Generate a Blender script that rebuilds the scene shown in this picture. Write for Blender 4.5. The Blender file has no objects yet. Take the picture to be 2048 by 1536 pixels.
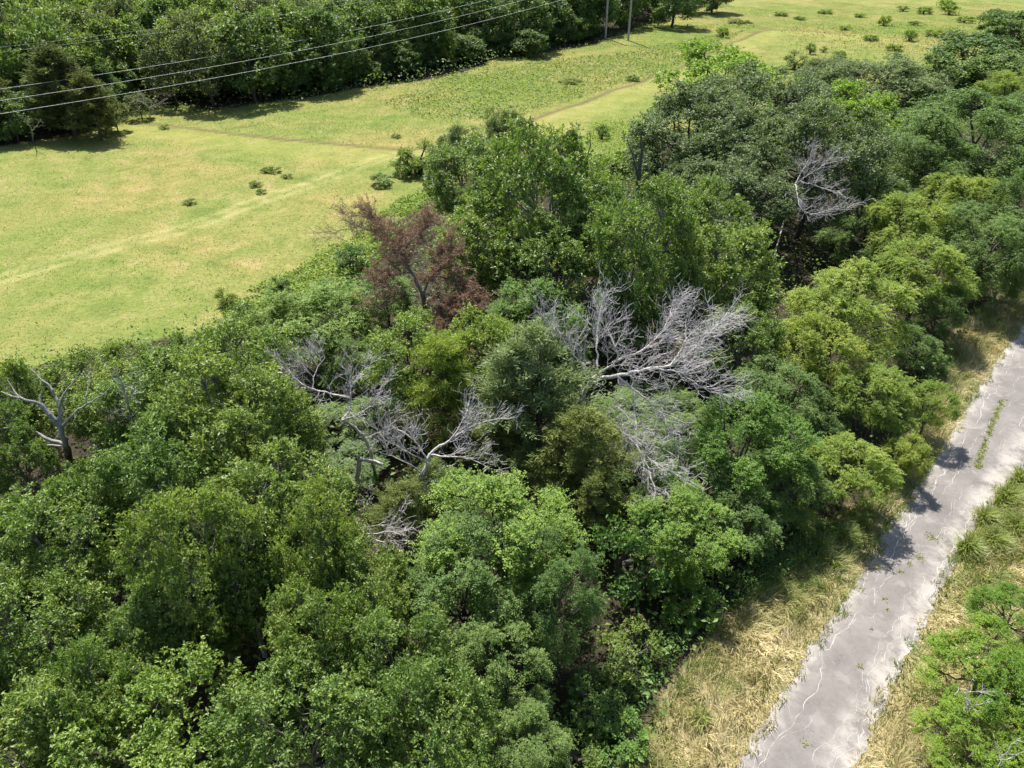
import bpy, math, random
import numpy as np
from mathutils import Vector

# ------------------------------------------------------------------ camera, light, exposure
scene = bpy.context.scene
col = scene.collection
R_ = math.radians
cam_data = bpy.data.cameras.new('drone_camera')
cam = bpy.data.objects.new('drone_camera', cam_data)
col.objects.link(cam)
cam.location = (0.0, 0.0, 25.0)
cam.rotation_euler = (R_(90.0 - 34.0), 0.0, 0.0)
cam_data.sensor_width = 36.0
cam_data.lens = 36.0 * 1435.0 / 2048.0
cam_data.clip_start = 0.5
cam_data.clip_end = 3000.0
scene.camera = cam

SUN_DIR = Vector((-0.22, 0.56, 1.0)).normalized()          # towards the sun
world = bpy.data.worlds.new('World')
scene.world = world
world.use_nodes = True
wn = world.node_tree.nodes
sky = wn.new('ShaderNodeTexSky')
sky.sky_type = 'NISHITA'
sky.sun_disc = False
sky.sun_elevation = math.asin(SUN_DIR.z)
sky.sun_rotation = math.atan2(SUN_DIR.x, SUN_DIR.y)
sky.air_density = 1.0
sky.dust_density = 1.5
world.node_tree.links.new(sky.outputs[0], wn['Background'].inputs['Color'])
wn['Background'].inputs['Strength'].default_value = 0.095

sun_data = bpy.data.lights.new('sun', 'SUN')
sun_data.energy = 5.0
sun_data.angle = R_(0.53)
sun_data.color = (1.0, 0.955, 0.88)
sun = bpy.data.objects.new('sun', sun_data)
col.objects.link(sun)
sun.rotation_euler = (-SUN_DIR).to_track_quat('-Z', 'Y').to_euler()
sun.location = SUN_DIR * 200

scene.view_settings.view_transform = 'Standard'
scene.view_settings.look = 'None'
scene.view_settings.gamma = 1.0
scene.view_settings.use_curve_mapping = False
scene.view_settings.exposure = 0.8
scene.render.engine = 'CYCLES'
cy = scene.cycles
cy.max_bounces = 7
cy.diffuse_bounces = 3
cy.glossy_bounces = 2
cy.transmission_bounces = 4
cy.transparent_max_bounces = 4
cy.caustics_reflective = False
cy.caustics_refractive = False
cy.use_adaptive_sampling = True
cy.adaptive_threshold = 0.02
scene.render.use_persistent_data = False

# ------------------------------------------------------------------ helpers
def tag(o, label=None, cat=None, group=None, kind=None):
    if label: o['label'] = label
    if cat: o['category'] = cat
    if group: o['group'] = group
    if kind: o['kind'] = kind
    return o

def link(name, data, parent=None):
    o = bpy.data.objects.new(name, data)
    col.objects.link(o)
    if parent is not None: o.parent = parent
    return o

def empty(name, loc, rz=0.0, scale=(1, 1, 1)):
    o = bpy.data.objects.new(name, None)
    col.objects.link(o)
    o.location = loc
    o.rotation_euler = (0, 0, rz)
    o.scale = scale
    o.empty_display_size = 0.3
    return o

def poly_mesh(name, V, F, mat, attrs=None, smooth=False):
    """V (n,3), F (m,k) -> one mesh; attrs {name: (m,) floats per face}"""
    V = np.ascontiguousarray(V, dtype=np.float32); F = np.ascontiguousarray(F, dtype=np.int32)
    m, k = F.shape
    me = bpy.data.meshes.new(name)
    me.vertices.add(len(V)); me.vertices.foreach_set('co', V.ravel())
    me.loops.add(m * k); me.loops.foreach_set('vertex_index', F.ravel())
    me.polygons.add(m)
    me.polygons.foreach_set('loop_start', np.arange(0, m * k, k, dtype=np.int32))
    try: me.polygons.foreach_set('loop_total', np.full(m, k, dtype=np.int32))
    except Exception: pass
    if smooth: me.polygons.foreach_set('use_smooth', np.ones(m, dtype=bool))
    me.update(calc_edges=True)
    for a, val in (attrs or {}).items():
        at = me.attributes.new(a, 'FLOAT', 'FACE')
        at.data.foreach_set('value', np.ascontiguousarray(val, dtype=np.float32))
    if mat is not None: me.materials.append(mat)
    return me

def norm(a):
    return a / np.maximum(np.linalg.norm(a, axis=-1, keepdims=True), 1e-9)

def segs_to_mesh(name, S, mat, sides=4, smooth=True):
    """S (n,8): p0 p1 r0 r1 -> tapered prisms in one mesh"""
    S = np.asarray(S, dtype=np.float64)
    p0, p1, r0, r1 = S[:, :3], S[:, 3:6], S[:, 6], S[:, 7]
    d = norm(p1 - p0)
    ref = np.where(np.abs(d[:, 2:3]) > 0.85, np.array([[1.0, 0, 0]]), np.array([[0, 0, 1.0]]))
    u = norm(np.cross(d, ref)); v = np.cross(d, u)
    p1 = p1 + d * (r1[:, None] * 0.4)
    an = np.arange(sides) * 2 * np.pi / sides
    ring = u[:, None, :] * np.cos(an)[None, :, None] + v[:, None, :] * np.sin(an)[None, :, None]
    A = p0[:, None, :] + ring * r0[:, None, None]
    B = p1[:, None, :] + ring * r1[:, None, None]
    V = np.concatenate([A, B], axis=1).reshape(-1, 3)
    base = (np.arange(len(S)) * 2 * sides)[:, None]
    i = np.arange(sides); j = (i + 1) % sides
    F = np.stack([i, j, j + sides, i + sides], axis=1)[None] + base[:, :, None]
    return poly_mesh(name, V, F.reshape(-1, 4), mat, None, smooth)

def polyline_segs(pts, r0, r1, jitter=0.0, rng=None, step=None):
    pts = np.asarray(pts, dtype=float)
    if step:                                               # smooth resample
        t = np.concatenate([[0], np.cumsum(np.linalg.norm(np.diff(pts, axis=0), axis=1))])
        n = max(2, int(t[-1] / step) + 1)
        q = np.linspace(0, t[-1], n)
        pts = np.stack([np.interp(q, t, pts[:, k]) for k in range(3)], axis=1)
        if n > 4:
            for _ in range(2):
                pts[1:-1] = 0.25 * pts[:-2] + 0.5 * pts[1:-1] + 0.25 * pts[2:]
        if jitter and rng is not None:
            pts[1:-1] += rng.normal(0, jitter, (n - 2, 3))
    n = len(pts) - 1
    rr = r0 + (r1 - r0) * (np.arange(n + 1) / n) ** 0.8
    return [np.concatenate([pts[i], pts[i + 1], [rr[i], rr[i + 1]]]) for i in range(n)], pts, rr

def ground_z(x, y):
    x = np.asarray(x, dtype=float); y = np.asarray(y, dtype=float)
    w = np.clip((y - 40.0) / 30.0, 0, 1)
    return w * (0.22 * np.sin(x * 0.11 + 1.3) * np.cos(y * 0.09) + 0.12 * np.sin(x * 0.31 + y * 0.23) + 0.3 * np.sin(y * 0.035 + x * 0.02))

# value noise for layouts
def vnoise(x, y, seed=0):
    def h(ix, iy):
        n = (ix.astype(np.int64) * 374761393 + iy.astype(np.int64) * 668265263 + seed * 974634777) & 0x7fffffff
        n = ((n ^ (n >> 13)) * 1274126177) & 0x7fffffff
        return ((n ^ (n >> 16)) & 0xffff) / 65535.0
    x = np.asarray(x, dtype=float); y = np.asarray(y, dtype=float)
    ix = np.floor(x); iy = np.floor(y); fx = x - ix; fy = y - iy
    fx = fx * fx * (3 - 2 * fx); fy = fy * fy * (3 - 2 * fy)
    a = h(ix, iy); b = h(ix + 1, iy); c = h(ix, iy + 1); d = h(ix + 1, iy + 1)
    return (a * (1 - fx) + b * fx) * (1 - fy) + (c * (1 - fx) + d * fx) * fy

def fbm(x, y, seed=0):
    return 0.55 * vnoise(x, y, seed) + 0.3 * vnoise(x * 2.1, y * 2.1, seed + 7) + 0.15 * vnoise(x * 4.3, y * 4.3, seed + 13)

def dist_poly(x, y, line):
    """signed distance to a polyline (positive on its left)"""
    line = np.asarray(line, dtype=float)
    best = np.full(np.shape(x), 1e9); sg = np.ones(np.shape(x))
    for a, b in zip(line[:-1], line[1:]):
        d = b - a; L2 = d @ d
        t = np.clip(((x - a[0]) * d[0] + (y - a[1]) * d[1]) / L2, 0, 1)
        px = x - (a[0] + t * d[0]); py = y - (a[1] + t * d[1])
        q = np.hypot(px, py)
        s = np.sign(d[0] * py - d[1] * px)
        m = q < best
        best = np.where(m, q, best); sg = np.where(m, s, sg)
    return best * sg

def inside(x, y, poly):
    poly = np.asarray(poly, dtype=float)
    res = np.zeros(np.shape(x), dtype=bool)
    n = len(poly)
    for i in range(n):
        x0, y0 = poly[i]; x1, y1 = poly[(i + 1) % n]
        c = ((y0 > y) != (y1 > y)) & (x < (x1 - x0) * (y - y0) / ((y1 - y0) if y1 != y0 else 1e-9) + x0)
        res ^= c
    return res

# ------------------------------------------------------------------ materials
def new_mat(name):
    m = bpy.data.materials.new(name)
    m.use_nodes = True
    nt = m.node_tree
    nt.nodes.clear()
    out = nt.nodes.new('ShaderNodeOutputMaterial')
    return m, nt, out

def node(nt, kind, **kw):
    n = nt.nodes.new(kind)
    for k, v in kw.items(): setattr(n, k, v)
    return n

def mixc(nt, fac, a, b, blend='MIX'):
    n = nt.nodes.new('ShaderNodeMix'); n.data_type = 'RGBA'; n.blend_type = blend
    for s, v in ((n.inputs[0], fac), (n.inputs[6], a), (n.inputs[7], b)):
        if isinstance(v, bpy.types.NodeSocket): nt.links.new(v, s)
        elif isinstance(v, (int, float)): s.default_value = v
        else: s.default_value = (*v, 1.0)
    return n.outputs[2]

def ramp(nt, fac, stops):
    n = nt.nodes.new('ShaderNodeValToRGB')
    el = n.color_ramp.elements
    while len(el) < len(stops): el.new(0.5)
    for e, (p, c) in zip(el, stops):
        e.position = p; e.color = (*c, 1.0) if len(c) == 3 else c
    if fac is not None: nt.links.new(fac, n.inputs[0])
    return n.outputs[0]

def attr(nt, name):
    n = nt.nodes.new('ShaderNodeAttribute'); n.attribute_name = name
    return n

def noise(nt, scale, detail=4.0, rough=0.55, vec=None, dist=0.0):
    n = nt.nodes.new('ShaderNodeTexNoise')
    n.inputs['Scale'].default_value = scale; n.inputs['Detail'].default_value = detail
    n.inputs['Roughness'].default_value = rough; n.inputs['Distortion'].default_value = dist
    if vec is not None: nt.links.new(vec, n.inputs['Vector'])
    return n.outputs[0]

def leaf_mat(name, stops, trans=0.34, trans_gain=(1.5, 1.5, 0.65), rough=0.5, spec=0.4, vary=0.12):
    """leaf colour by each leaf's own tint; thin leaves let light through"""
    m, nt, out = new_mat(name)
    t = attr(nt, 'tint').outputs['Fac']
    c = ramp(nt, t, stops)
    oi = nt.nodes.new('ShaderNodeObjectInfo')
    hs = nt.nodes.new('ShaderNodeHueSaturation')
    nt.links.new(c, hs.inputs['Color'])
    mr = nt.nodes.new('ShaderNodeMapRange')
    nt.links.new(oi.outputs['Random'], mr.inputs[0])
    mr.inputs[3].default_value = 1 - vary; mr.inputs[4].default_value = 1 + vary
    nt.links.new(mr.outputs[0], hs.inputs['Value'])
    mr2 = nt.nodes.new('ShaderNodeMapRange')
    nt.links.new(oi.outputs['Random'], mr2.inputs[0])
    mr2.inputs[3].default_value = 0.5 + 0.012; mr2.inputs[4].default_value = 0.5 - 0.012
    nt.links.new(mr2.outputs[0], hs.inputs['Hue'])
    p = nt.nodes.new('ShaderNodeBsdfPrincipled')
    nt.links.new(hs.outputs[0], p.inputs['Base Color'])
    p.inputs['Roughness'].default_value = rough
    p.inputs['Specular IOR Level'].default_value = spec
    tr = nt.nodes.new('ShaderNodeBsdfTranslucent')
    g = mixc(nt, 1.0, hs.outputs[0], trans_gain, 'MULTIPLY')
    nt.links.new(g, tr.inputs['Color'])
    mx = nt.nodes.new('ShaderNodeMixShader'); mx.inputs[0].default_value = trans
    nt.links.new(p.outputs[0], mx.inputs[1]); nt.links.new(tr.outputs[0], mx.inputs[2])
    nt.links.new(mx.outputs[0], out.inputs['Surface'])
    return m

def bark_mat(name, a, b, scale=9.0, rough=0.9):
    m, nt, out = new_mat(name)
    tc = nt.nodes.new('ShaderNodeTexCoord')
    n = noise(nt, scale, 5, 0.65, tc.outputs['Object'])
    c = ramp(nt, n, [(0.3, a), (0.68, b)])
    p = nt.nodes.new('ShaderNodeBsdfPrincipled')
    nt.links.new(c, p.inputs['Base Color']); p.inputs['Roughness'].default_value = rough
    p.inputs['Specular IOR Level'].default_value = 0.2
    bp = nt.nodes.new('ShaderNodeBump'); bp.inputs['Strength'].default_value = 0.5; bp.inputs['Distance'].default_value = 0.02
    nt.links.new(n, bp.inputs['Height']); nt.links.new(bp.outputs[0], p.inputs['Normal'])
    nt.links.new(p.outputs[0], out.inputs['Surface'])
    return m

M = {}
M['oak'] = leaf_mat('oak_leaf', [(0, (.086, .145, .030)), (.5, (.168, .264, .056)), (.9, (.295, .375, .105)), (1, (.47, .44, .15))], rough=.44, spec=.5)
M['oak_light'] = leaf_mat('pale_oak_leaf', [(0, (.14, .215, .032)), (.5, (.24, .34, .055)), (1, (.38, .45, .11))], rough=.46, spec=.5)
M['elm'] = leaf_mat('elm_leaf', [(0, (.070, .132, .028)), (.5, (.128, .215, .048)), (1, (.23, .325, .09))], rough=.5, spec=.35)
M['elm_bright'] = leaf_mat('fresh_elm_leaf', [(0, (.082, .160, .020)), (.5, (.155, .265, .034)), (1, (.26, .375, .07))], rough=.5, spec=.35)
M['locust'] = leaf_mat('locust_leaf', [(0, (.12, .195, .028)), (.55, (.232, .325, .046)), (.92, (.345, .415, .08)), (1, (.50, .33, .12))], rough=.5, spec=.35)
M['live'] = leaf_mat('live_oak_leaf', [(0, (.078, .122, .048)), (.5, (.142, .205, .084)), (1, (.26, .325, .165))], rough=.48, spec=.4, trans=.34)
M['lime'] = leaf_mat('lime_leaf', [(0, (.15, .25, .03)), (.5, (.225, .345, .05)), (1, (.33, .44, .10))], rough=.45, spec=.4, trans=.42)
M['mesquite'] = leaf_mat('mesquite_leaf', [(0, (.085, .165, .016)), (.6, (.15, .265, .028)), (.93, (.22, .33, .045)), (1, (.42, .24, .05))], rough=.5, spec=.3)
M['cedar'] = leaf_mat('cedar_foliage', [(0, (.14, .185, .055)), (.6, (.225, .28, .085)), (1, (.35, .40, .16))], rough=.7, spec=.2, trans=.4, trans_gain=(1.3, 1.25, .7))
M['cedar_blue'] = leaf_mat('blue_cedar_foliage', [(0, (.18, .24, .085)), (.5, (.28, .35, .14)), (1, (.44, .51, .34))], rough=.7, spec=.2, trans=.4, trans_gain=(1.2, 1.2, .8))
M['cedar_pale'] = leaf_mat('yellow_cedar_foliage', [(0, (.19, .26, .045)), (.5, (.27, .35, .07)), (1, (.36, .44, .12))], rough=.7, spec=.2, trans=.4)
M['cedar_olive'] = leaf_mat('olive_cedar_foliage', [(0, (.070, .098, .032)), (.5, (.115, .15, .048)), (1, (.19, .225, .085))], rough=.7, spec=.2, trans=.3, trans_gain=(1.3, 1.25, .7))
M['cedar_dead'] = leaf_mat('dead_cedar_foliage', [(0, (.215, .14, .10)), (.5, (.315, .215, .152)), (1, (.44, .33, .26))], rough=.85, spec=.1, trans=.3, trans_gain=(1.2, 1, .85))
M['far'] = leaf_mat('far_wood_leaf', [(0, (.068, .122, .036)), (.5, (.128, .205, .060)), (1, (.21, .30, .105))], rough=.5, spec=.35)
M['far_bright'] = leaf_mat('far_bright_leaf', [(0, (.090, .150, .036)), (.5, (.165, .245, .058)), (1, (.25, .33, .095))], rough=.5, spec=.35)
M['far_grey'] = leaf_mat('far_grey_leaf', [(0, (.068, .102, .038)), (.5, (.125, .168, .066)), (1, (.22, .27, .125))], rough=.5, spec=.35)
M['shrub'] = leaf_mat('shrub_leaf', [(0, (0.064, 0.128, 0.026)), (.5, (0.115, 0.208, 0.042)), (.92, (0.192, 0.288, 0.072)), (1, (0.352, 0.272, 0.080))], rough=.45, spec=.35)
M['weed'] = leaf_mat('weed_leaf', [(0, (.11, .17, .03)), (.5, (.19, .27, .055)), (1, (.30, .36, .11))], rough=.5, spec=.3)
M['vine'] = leaf_mat('vine_leaf', [(0, (0.115, 0.196, 0.023)), (.5, (0.196, 0.299, 0.040)), (1, (0.287, 0.380, 0.081))], rough=.5, spec=.3)
M['grass_dry'] = leaf_mat('dry_grass_blade', [(0, (.17, .235, .05)), (.25, (.28, .29, .085)), (.5, (.47, .41, .18)), (.8, (.66, .57, .32)), (1, (.78, .68, .44))], rough=.5, spec=.4, trans=.28, trans_gain=(1.1, 1.05, .9), vary=0)
M['grass_field'] = leaf_mat('meadow_grass_blade', [(0, (.155, .21, .054)), (.45, (.235, .27, .078)), (.72, (.33, .325, .13)), (1, (.43, .35, .21))], rough=.6, spec=.2, trans=.5, trans_gain=(1.25, 1.2, .9), vary=0)
M['grass_tall'] = leaf_mat('tall_grass_blade', [(0, (.15, .22, .05)), (.5, (.27, .34, .09)), (.85, (.41, .44, .18)), (1, (.55, .50, .27))], rough=.45, spec=.45, trans=.4, vary=0)
M['bark'] = bark_mat('bark', (.045, .038, .032), (.13, .115, .10))
M['bark_grey'] = bark_mat('grey_bark', (.12, .115, .105), (.30, .285, .265))
M['dead_pale'] = bark_mat('bleached_wood', (.34, .315, .30), (.66, .63, .60))
M['dead_twig'] = bark_mat('dead_twig_wood', (.35, .33, .335), (.60, .57, .57))
M['cedar_twig'] = bark_mat('cedar_twig_wood', (.24, .17, .125), (.44, .34, .27))
M['dead_lichen'] = bark_mat('lichen_wood', (.16, .15, .135), (.42, .42, .39), 14)
M['dead_dark'] = bark_mat('charred_wood', (.055, .05, .05), (.17, .155, .15))
M['pole'] = bark_mat('pole_wood', (.27, .25, .24), (.42, .395, .375), 3)

def plain_mat(name, c, rough=.5, metal=0.0):
    m, nt, out = new_mat(name)
    p = nt.nodes.new('ShaderNodeBsdfPrincipled')
    tc = nt.nodes.new('ShaderNodeTexCoord')
    n = noise(nt, 2.0, 3, .5, tc.outputs['Object'])
    cc = ramp(nt, n, [(.3, tuple(v * .85 for v in c)), (.7, tuple(min(1, v * 1.1) for v in c))])
    nt.links.new(cc, p.inputs['Base Color'])
    p.inputs['Roughness'].default_value = rough; p.inputs['Metallic'].default_value = metal
    nt.links.new(p.outputs[0], out.inputs['Surface'])
    return m
M['wire'] = plain_mat('aluminium_wire', (.74, .75, .75), .7, .0)
M['insulator'] = plain_mat('insulator_glaze', (.18, .12, .09), .25)

# ------------------------------------------------------------------ layout in metres (x right, y ahead, camera above the origin)
TRAIL = [[-68.9, 106.85], [-51.78, 100.45], [-39.18, 95.41], [-26.37, 90.78], [-17.81, 87.97], [-13.46, 87.13], [-9.95, 88.18], [-4.11, 94.21], [1.78, 101.79], [9.38, 112.04],
 [21.45, 128.16], [36.0, 148.88], [52.79, 175.09], [60.33, 185.51], [69.85, 179.42], [74.42, 173.69]]
SIDE_TRAIL = [[60.33, 185.51], [55.14, 197.13], [46.39, 202.53], [45.38, 210.16]]
TRACK = [[-45.57, 47.58], [-40.63, 51.82], [-35.75, 56.46], [-28.95, 63.45], [-22.24, 73.93], [-14.29, 84.51], [-9.35, 88.18], [-4.02, 91.9]]
WOOD_POLY = [[-44.73, 37.51], [-32.68, 38.38], [-30.29, 39.88], [-26.23, 41.79], [-18.59, 44.55], [-12.86, 51.82], [-11.88, 61.05], [-8.95, 67.34], [-6.45, 73.14], [-3.57, 79.81],
 [2.05, 81.64], [9.74, 78.93], [16.65, 87.55], [25.2, 99.15], [33.39, 104.55], [52.28, 117.0], [68.26, 126.17], [99.64, 151.56], [182.84, 183.96], [97.55, 73.14], [52.82, 57.71],
 [38.6, 48.39], [33.6, 45.28], [27.78, 38.67], [20.17, 28.14], [15.1, 24.24], [10.11, 20.69], [6.93, 16.81], [3.93, 13.21], [1.81, 7.99], [-26.19, 7.99]]
WOOD_EDGE = [[38.6, 48.39], [30.36, 41.14], [25.21, 35.34], [20.17, 28.14], [15.1, 24.24], [10.11, 20.69], [6.93, 16.81], [3.93, 13.21]]
FAR_WOOD_POLY = [[-64.38, 78.05], [-61.77, 87.55], [-56.77, 93.04], [-53.82, 100.45], [-51.68, 112.04], [-43.17, 108.94], [-34.56, 112.04], [-28.52, 118.74], [-20.16, 126.17], [-10.69, 132.31],
 [-2.3, 148.88], [7.57, 155.45], [18.63, 166.34], [31.47, 187.89], [52.76, 226.0], [89.76, 309.53], [160, 420], [-400, 420], [-400, 80]]
ROAD_LEFT = [[4.06, 8.6], [5.71, 10.9], [7.75, 13.21], [9.3, 14.97], [12.71, 18.84], [16.06, 22.24], [18.9, 25.58], [23.36, 30.38], [27.62, 35.34], [31.16, 39.27], [36.33, 44.55],
 [42.93, 50.93], [62.07, 67.34]]
ROAD_RIGHT = [[8.77, 8.6], [10.28, 10.9], [11.95, 13.21], [13.39, 14.97], [15.39, 17.25], [17.18, 19.14], [18.79, 20.96], [21.06, 23.6], [24.28, 26.64], [27.39, 29.13], [32.05, 32.85],
 [39.01, 38.67], [55.4, 51.82]]
VERGE_POLY = [[2.56, 11.51], [5.77, 15.76], [8.71, 19.39], [13.57, 23.92], [19.91, 28.14], [25.16, 35.87], [30.02, 42.46], [34.42, 46.8], [40.11, 50.93], [52.16, 59.91], [41.5, 35.34],
 [20.91, 11.51]]
VERGE_DENS = 450000
FIELD_POLY = [[-34.05, 37.51], [-61.77, 87.55], [-53.82, 100.45], [-52.33, 113.66], [-10.84, 134.47], [32.1, 191.99], [53.5, 229.44], [75, 240], [150, 240], [125, 150], [71.41, 124.24],
 [31.21, 96.63], [9.48, 76.36], [-6.23, 70.14], [-11.71, 59.91], [-12.69, 50.93], [-20.13, 43.84]]
CRACKS = [(0.032, 0.104, 0.059, 0.276, 0.022, 'pale'), (0.063, 0.088, 0.115, 0.066, 0.037, 'pale'), (0.069, 0.077, 0.097, 0.02, 0.022, 'pale'), (0.148, 0.078, 0.183, 0.136, 0.022, 'pale'),
 (0.168, 0.09, 0.214, 0.104, 0.034, 'pale'), (0.214, 0.104, 0.243, 0.139, 0.044, 'pale'), (0.24, 0.121, 0.245, 0.266, 0.022, 'pale'), (0.243, 0.139, 0.285, 0.132, 0.041, 'pale'),
 (0.256, 0.135, 0.301, 0.069, 0.022, 'pale'), (0.285, 0.132, 0.327, 0.171, 0.046, 'pale'), (0.442, 0.186, 0.461, 0.332, 0.022, 'pale'), (0.471, 0.181, 0.471, 0.024, 0.022, 'pale'),
 (0.496, 0.17, 0.554, 0.189, 0.03, 'pale'), (0.552, 0.18, 0.574, 0.334, 0.022, 'pale'), (0.05, 0.2, 0.081, 0.206, 0.041, 'pale'), (0.075, 0.203, 0.099, 0.087, 0.022, 'pale'),
 (0.104, 0.223, 0.117, 0.073, 0.022, 'pale'), (0.15, 0.242, 0.146, 0.377, 0.022, 'pale'), (0.157, 0.246, 0.189, 0.222, 0.042, 'pale'), (0.171, 0.234, 0.195, 0.406, 0.022, 'pale'),
 (0.198, 0.203, 0.218, 0.299, 0.022, 'pale'), (0.231, 0.184, 0.258, 0.219, 0.055, 'pale'), (0.258, 0.219, 0.315, 0.231, 0.049, 'pale'), (0.315, 0.231, 0.343, 0.208, 0.052, 'pale'),
 (0.343, 0.208, 0.38, 0.22, 0.046, 'pale'), (0.38, 0.22, 0.423, 0.233, 0.037, 'pale'), (0.423, 0.233, 0.482, 0.199, 0.054, 'pale'), (0.557, 0.196, 0.602, 0.215, 0.035, 'pale'),
 (0.598, 0.205, 0.575, 0.269, 0.022, 'pale'), (0.602, 0.215, 0.655, 0.238, 0.044, 'pale'), (0.06, 0.27, 0.112, 0.268, 0.028, 'pale'), (0.091, 0.269, 0.111, 0.403, 0.022, 'pale'),
 (0.112, 0.268, 0.142, 0.257, 0.039, 'pale'), (0.137, 0.262, 0.154, 0.093, 0.022, 'pale'), (0.142, 0.257, 0.183, 0.233, 0.036, 'pale'), (0.238, 0.225, 0.291, 0.214, 0.036, 'pale'),
 (0.291, 0.214, 0.331, 0.225, 0.041, 'pale'), (0.331, 0.225, 0.373, 0.194, 0.035, 'pale'), (0.361, 0.209, 0.364, 0.316, 0.022, 'pale'), (0.432, 0.155, 0.461, 0.123, 0.041, 'pale'),
 (0.469, 0.12, 0.523, 0.02, 0.022, 'pale'), (0.505, 0.116, 0.551, 0.101, 0.038, 'pale'), (0.551, 0.101, 0.587, 0.131, 0.041, 'pale'), (0.198, 0.348, 0.256, 0.323, 0.027, 'pale'),
 (0.199, 0.336, 0.223, 0.192, 0.022, 'pale'), (0.309, 0.359, 0.352, 0.365, 0.034, 'pale'), (0.352, 0.365, 0.381, 0.377, 0.034, 'pale'), (0.381, 0.377, 0.435, 0.361, 0.028, 'pale'),
 (0.453, 0.369, 0.5, 0.529, 0.022, 'pale'), (0.491, 0.378, 0.53, 0.37, 0.026, 'pale'), (0.03, 0.78, 0.055, 0.755, 0.043, 'pale'), (0.055, 0.755, 0.093, 0.791, 0.031, 'pale'),
 (0.092, 0.773, 0.115, 0.887, 0.022, 'pale'), (0.127, 0.774, 0.146, 0.713, 0.022, 'pale'), (0.129, 0.758, 0.162, 0.742, 0.031, 'pale'), (0.162, 0.742, 0.211, 0.746, 0.033, 'pale'),
 (0.215, 0.73, 0.226, 0.879, 0.022, 'pale'), (0.289, 0.696, 0.332, 0.567, 0.022, 'pale'), (0.318, 0.704, 0.349, 0.732, 0.029, 'pale'), (0.345, 0.718, 0.34, 0.829, 0.022, 'pale'),
 (0.384, 0.728, 0.375, 0.635, 0.022, 'pale'), (0.463, 0.669, 0.506, 0.7, 0.043, 'pale'), (0.532, 0.708, 0.537, 0.834, 0.022, 'pale'), (0.555, 0.716, 0.612, 0.7, 0.047, 'pale'),
 (0.638, 0.711, 0.687, 0.695, 0.041, 'pale'), (0.679, 0.703, 0.709, 0.877, 0.022, 'pale'), (0.687, 0.695, 0.735, 0.711, 0.039, 'pale'), (0.735, 0.711, 0.772, 0.678, 0.038, 'pale'),
 (0.808, 0.668, 0.84, 0.752, 0.022, 'pale'), (0.05, 0.86, 0.109, 0.886, 0.042, 'pale'), (0.179, 0.895, 0.19, 0.98, 0.022, 'pale'), (0.229, 0.886, 0.257, 0.887, 0.062, 'pale'),
 (0.235, 0.887, 0.263, 0.967, 0.022, 'pale'), (0.257, 0.887, 0.282, 0.918, 0.052, 'pale'), (0.282, 0.918, 0.322, 0.928, 0.053, 'pale'), (0.331, 0.929, 0.372, 0.795, 0.022, 'pale'),
 (0.355, 0.929, 0.391, 0.964, 0.064, 'pale'), (0.501, 0.956, 0.533, 0.924, 0.045, 'pale'), (0.533, 0.924, 0.569, 0.953, 0.047, 'pale'), (0.569, 0.953, 0.617, 0.97, 0.068, 'pale'),
 (0.617, 0.97, 0.67, 0.97, 0.063, 'pale'), (0.67, 0.97, 0.721, 0.97, 0.077, 'pale'), (0.709, 0.97, 0.694, 0.796, 0.022, 'pale'), (0.77, 0.97, 0.82, 0.97, 0.046, 'pale'),
 (0.777, 0.97, 0.818, 0.98, 0.022, 'pale'), (0.1, 0.92, 0.138, 0.939, 0.049, 'pale'), (0.106, 0.93, 0.125, 0.816, 0.022, 'pale'), (0.138, 0.939, 0.193, 0.97, 0.04, 'pale'),
 (0.193, 0.97, 0.222, 0.948, 0.035, 'pale'), (0.248, 0.917, 0.284, 0.921, 0.054, 'pale'), (0.284, 0.921, 0.337, 0.894, 0.045, 'pale'), (0.284, 0.907, 0.35, 0.98, 0.022, 'pale'),
 (0.352, 0.903, 0.393, 0.776, 0.022, 'pale'), (0.448, 0.915, 0.494, 0.922, 0.031, 'pale'), (0.51, 0.908, 0.543, 0.98, 0.022, 'pale'), (0.547, 0.894, 0.585, 0.912, 0.051, 'pale'),
 (0.585, 0.912, 0.631, 0.899, 0.054, 'pale'), (0.592, 0.906, 0.634, 0.793, 0.022, 'pale'), (0.05, 0.7, 0.104, 0.666, 0.021, 'pale'), (0.08, 0.683, 0.081, 0.575, 0.022, 'pale'),
 (0.104, 0.666, 0.141, 0.701, 0.019, 'pale'), (0.141, 0.701, 0.171, 0.675, 0.022, 'pale'), (0.171, 0.675, 0.206, 0.687, 0.026, 'pale'), (0.206, 0.687, 0.233, 0.658, 0.019, 'pale'),
 (0.223, 0.672, 0.247, 0.755, 0.022, 'pale'), (0.274, 0.624, 0.308, 0.652, 0.03, 'pale'), (0.306, 0.638, 0.326, 0.563, 0.022, 'pale'), (0.334, 0.635, 0.362, 0.646, 0.027, 'pale'),
 (0.406, 0.662, 0.436, 0.63, 0.023, 'pale'), (0.414, 0.646, 0.439, 0.532, 0.022, 'pale'), (0.449, 0.634, 0.491, 0.761, 0.022, 'pale'), (0.581, 0.431, 0.643, 0.426, 0.02, 'dark'),
 (0.592, 0.49, 0.691, 0.54, 0.02, 'dark'), (0.382, 0.405, 0.455, 0.452, 0.02, 'dark'), (0.216, 0.517, 0.29, 0.527, 0.02, 'dark'), (0.443, 0.589, 0.492, 0.555, 0.02, 'dark'),
 (0.578, 0.57, 0.66, 0.573, 0.02, 'dark')]
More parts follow.
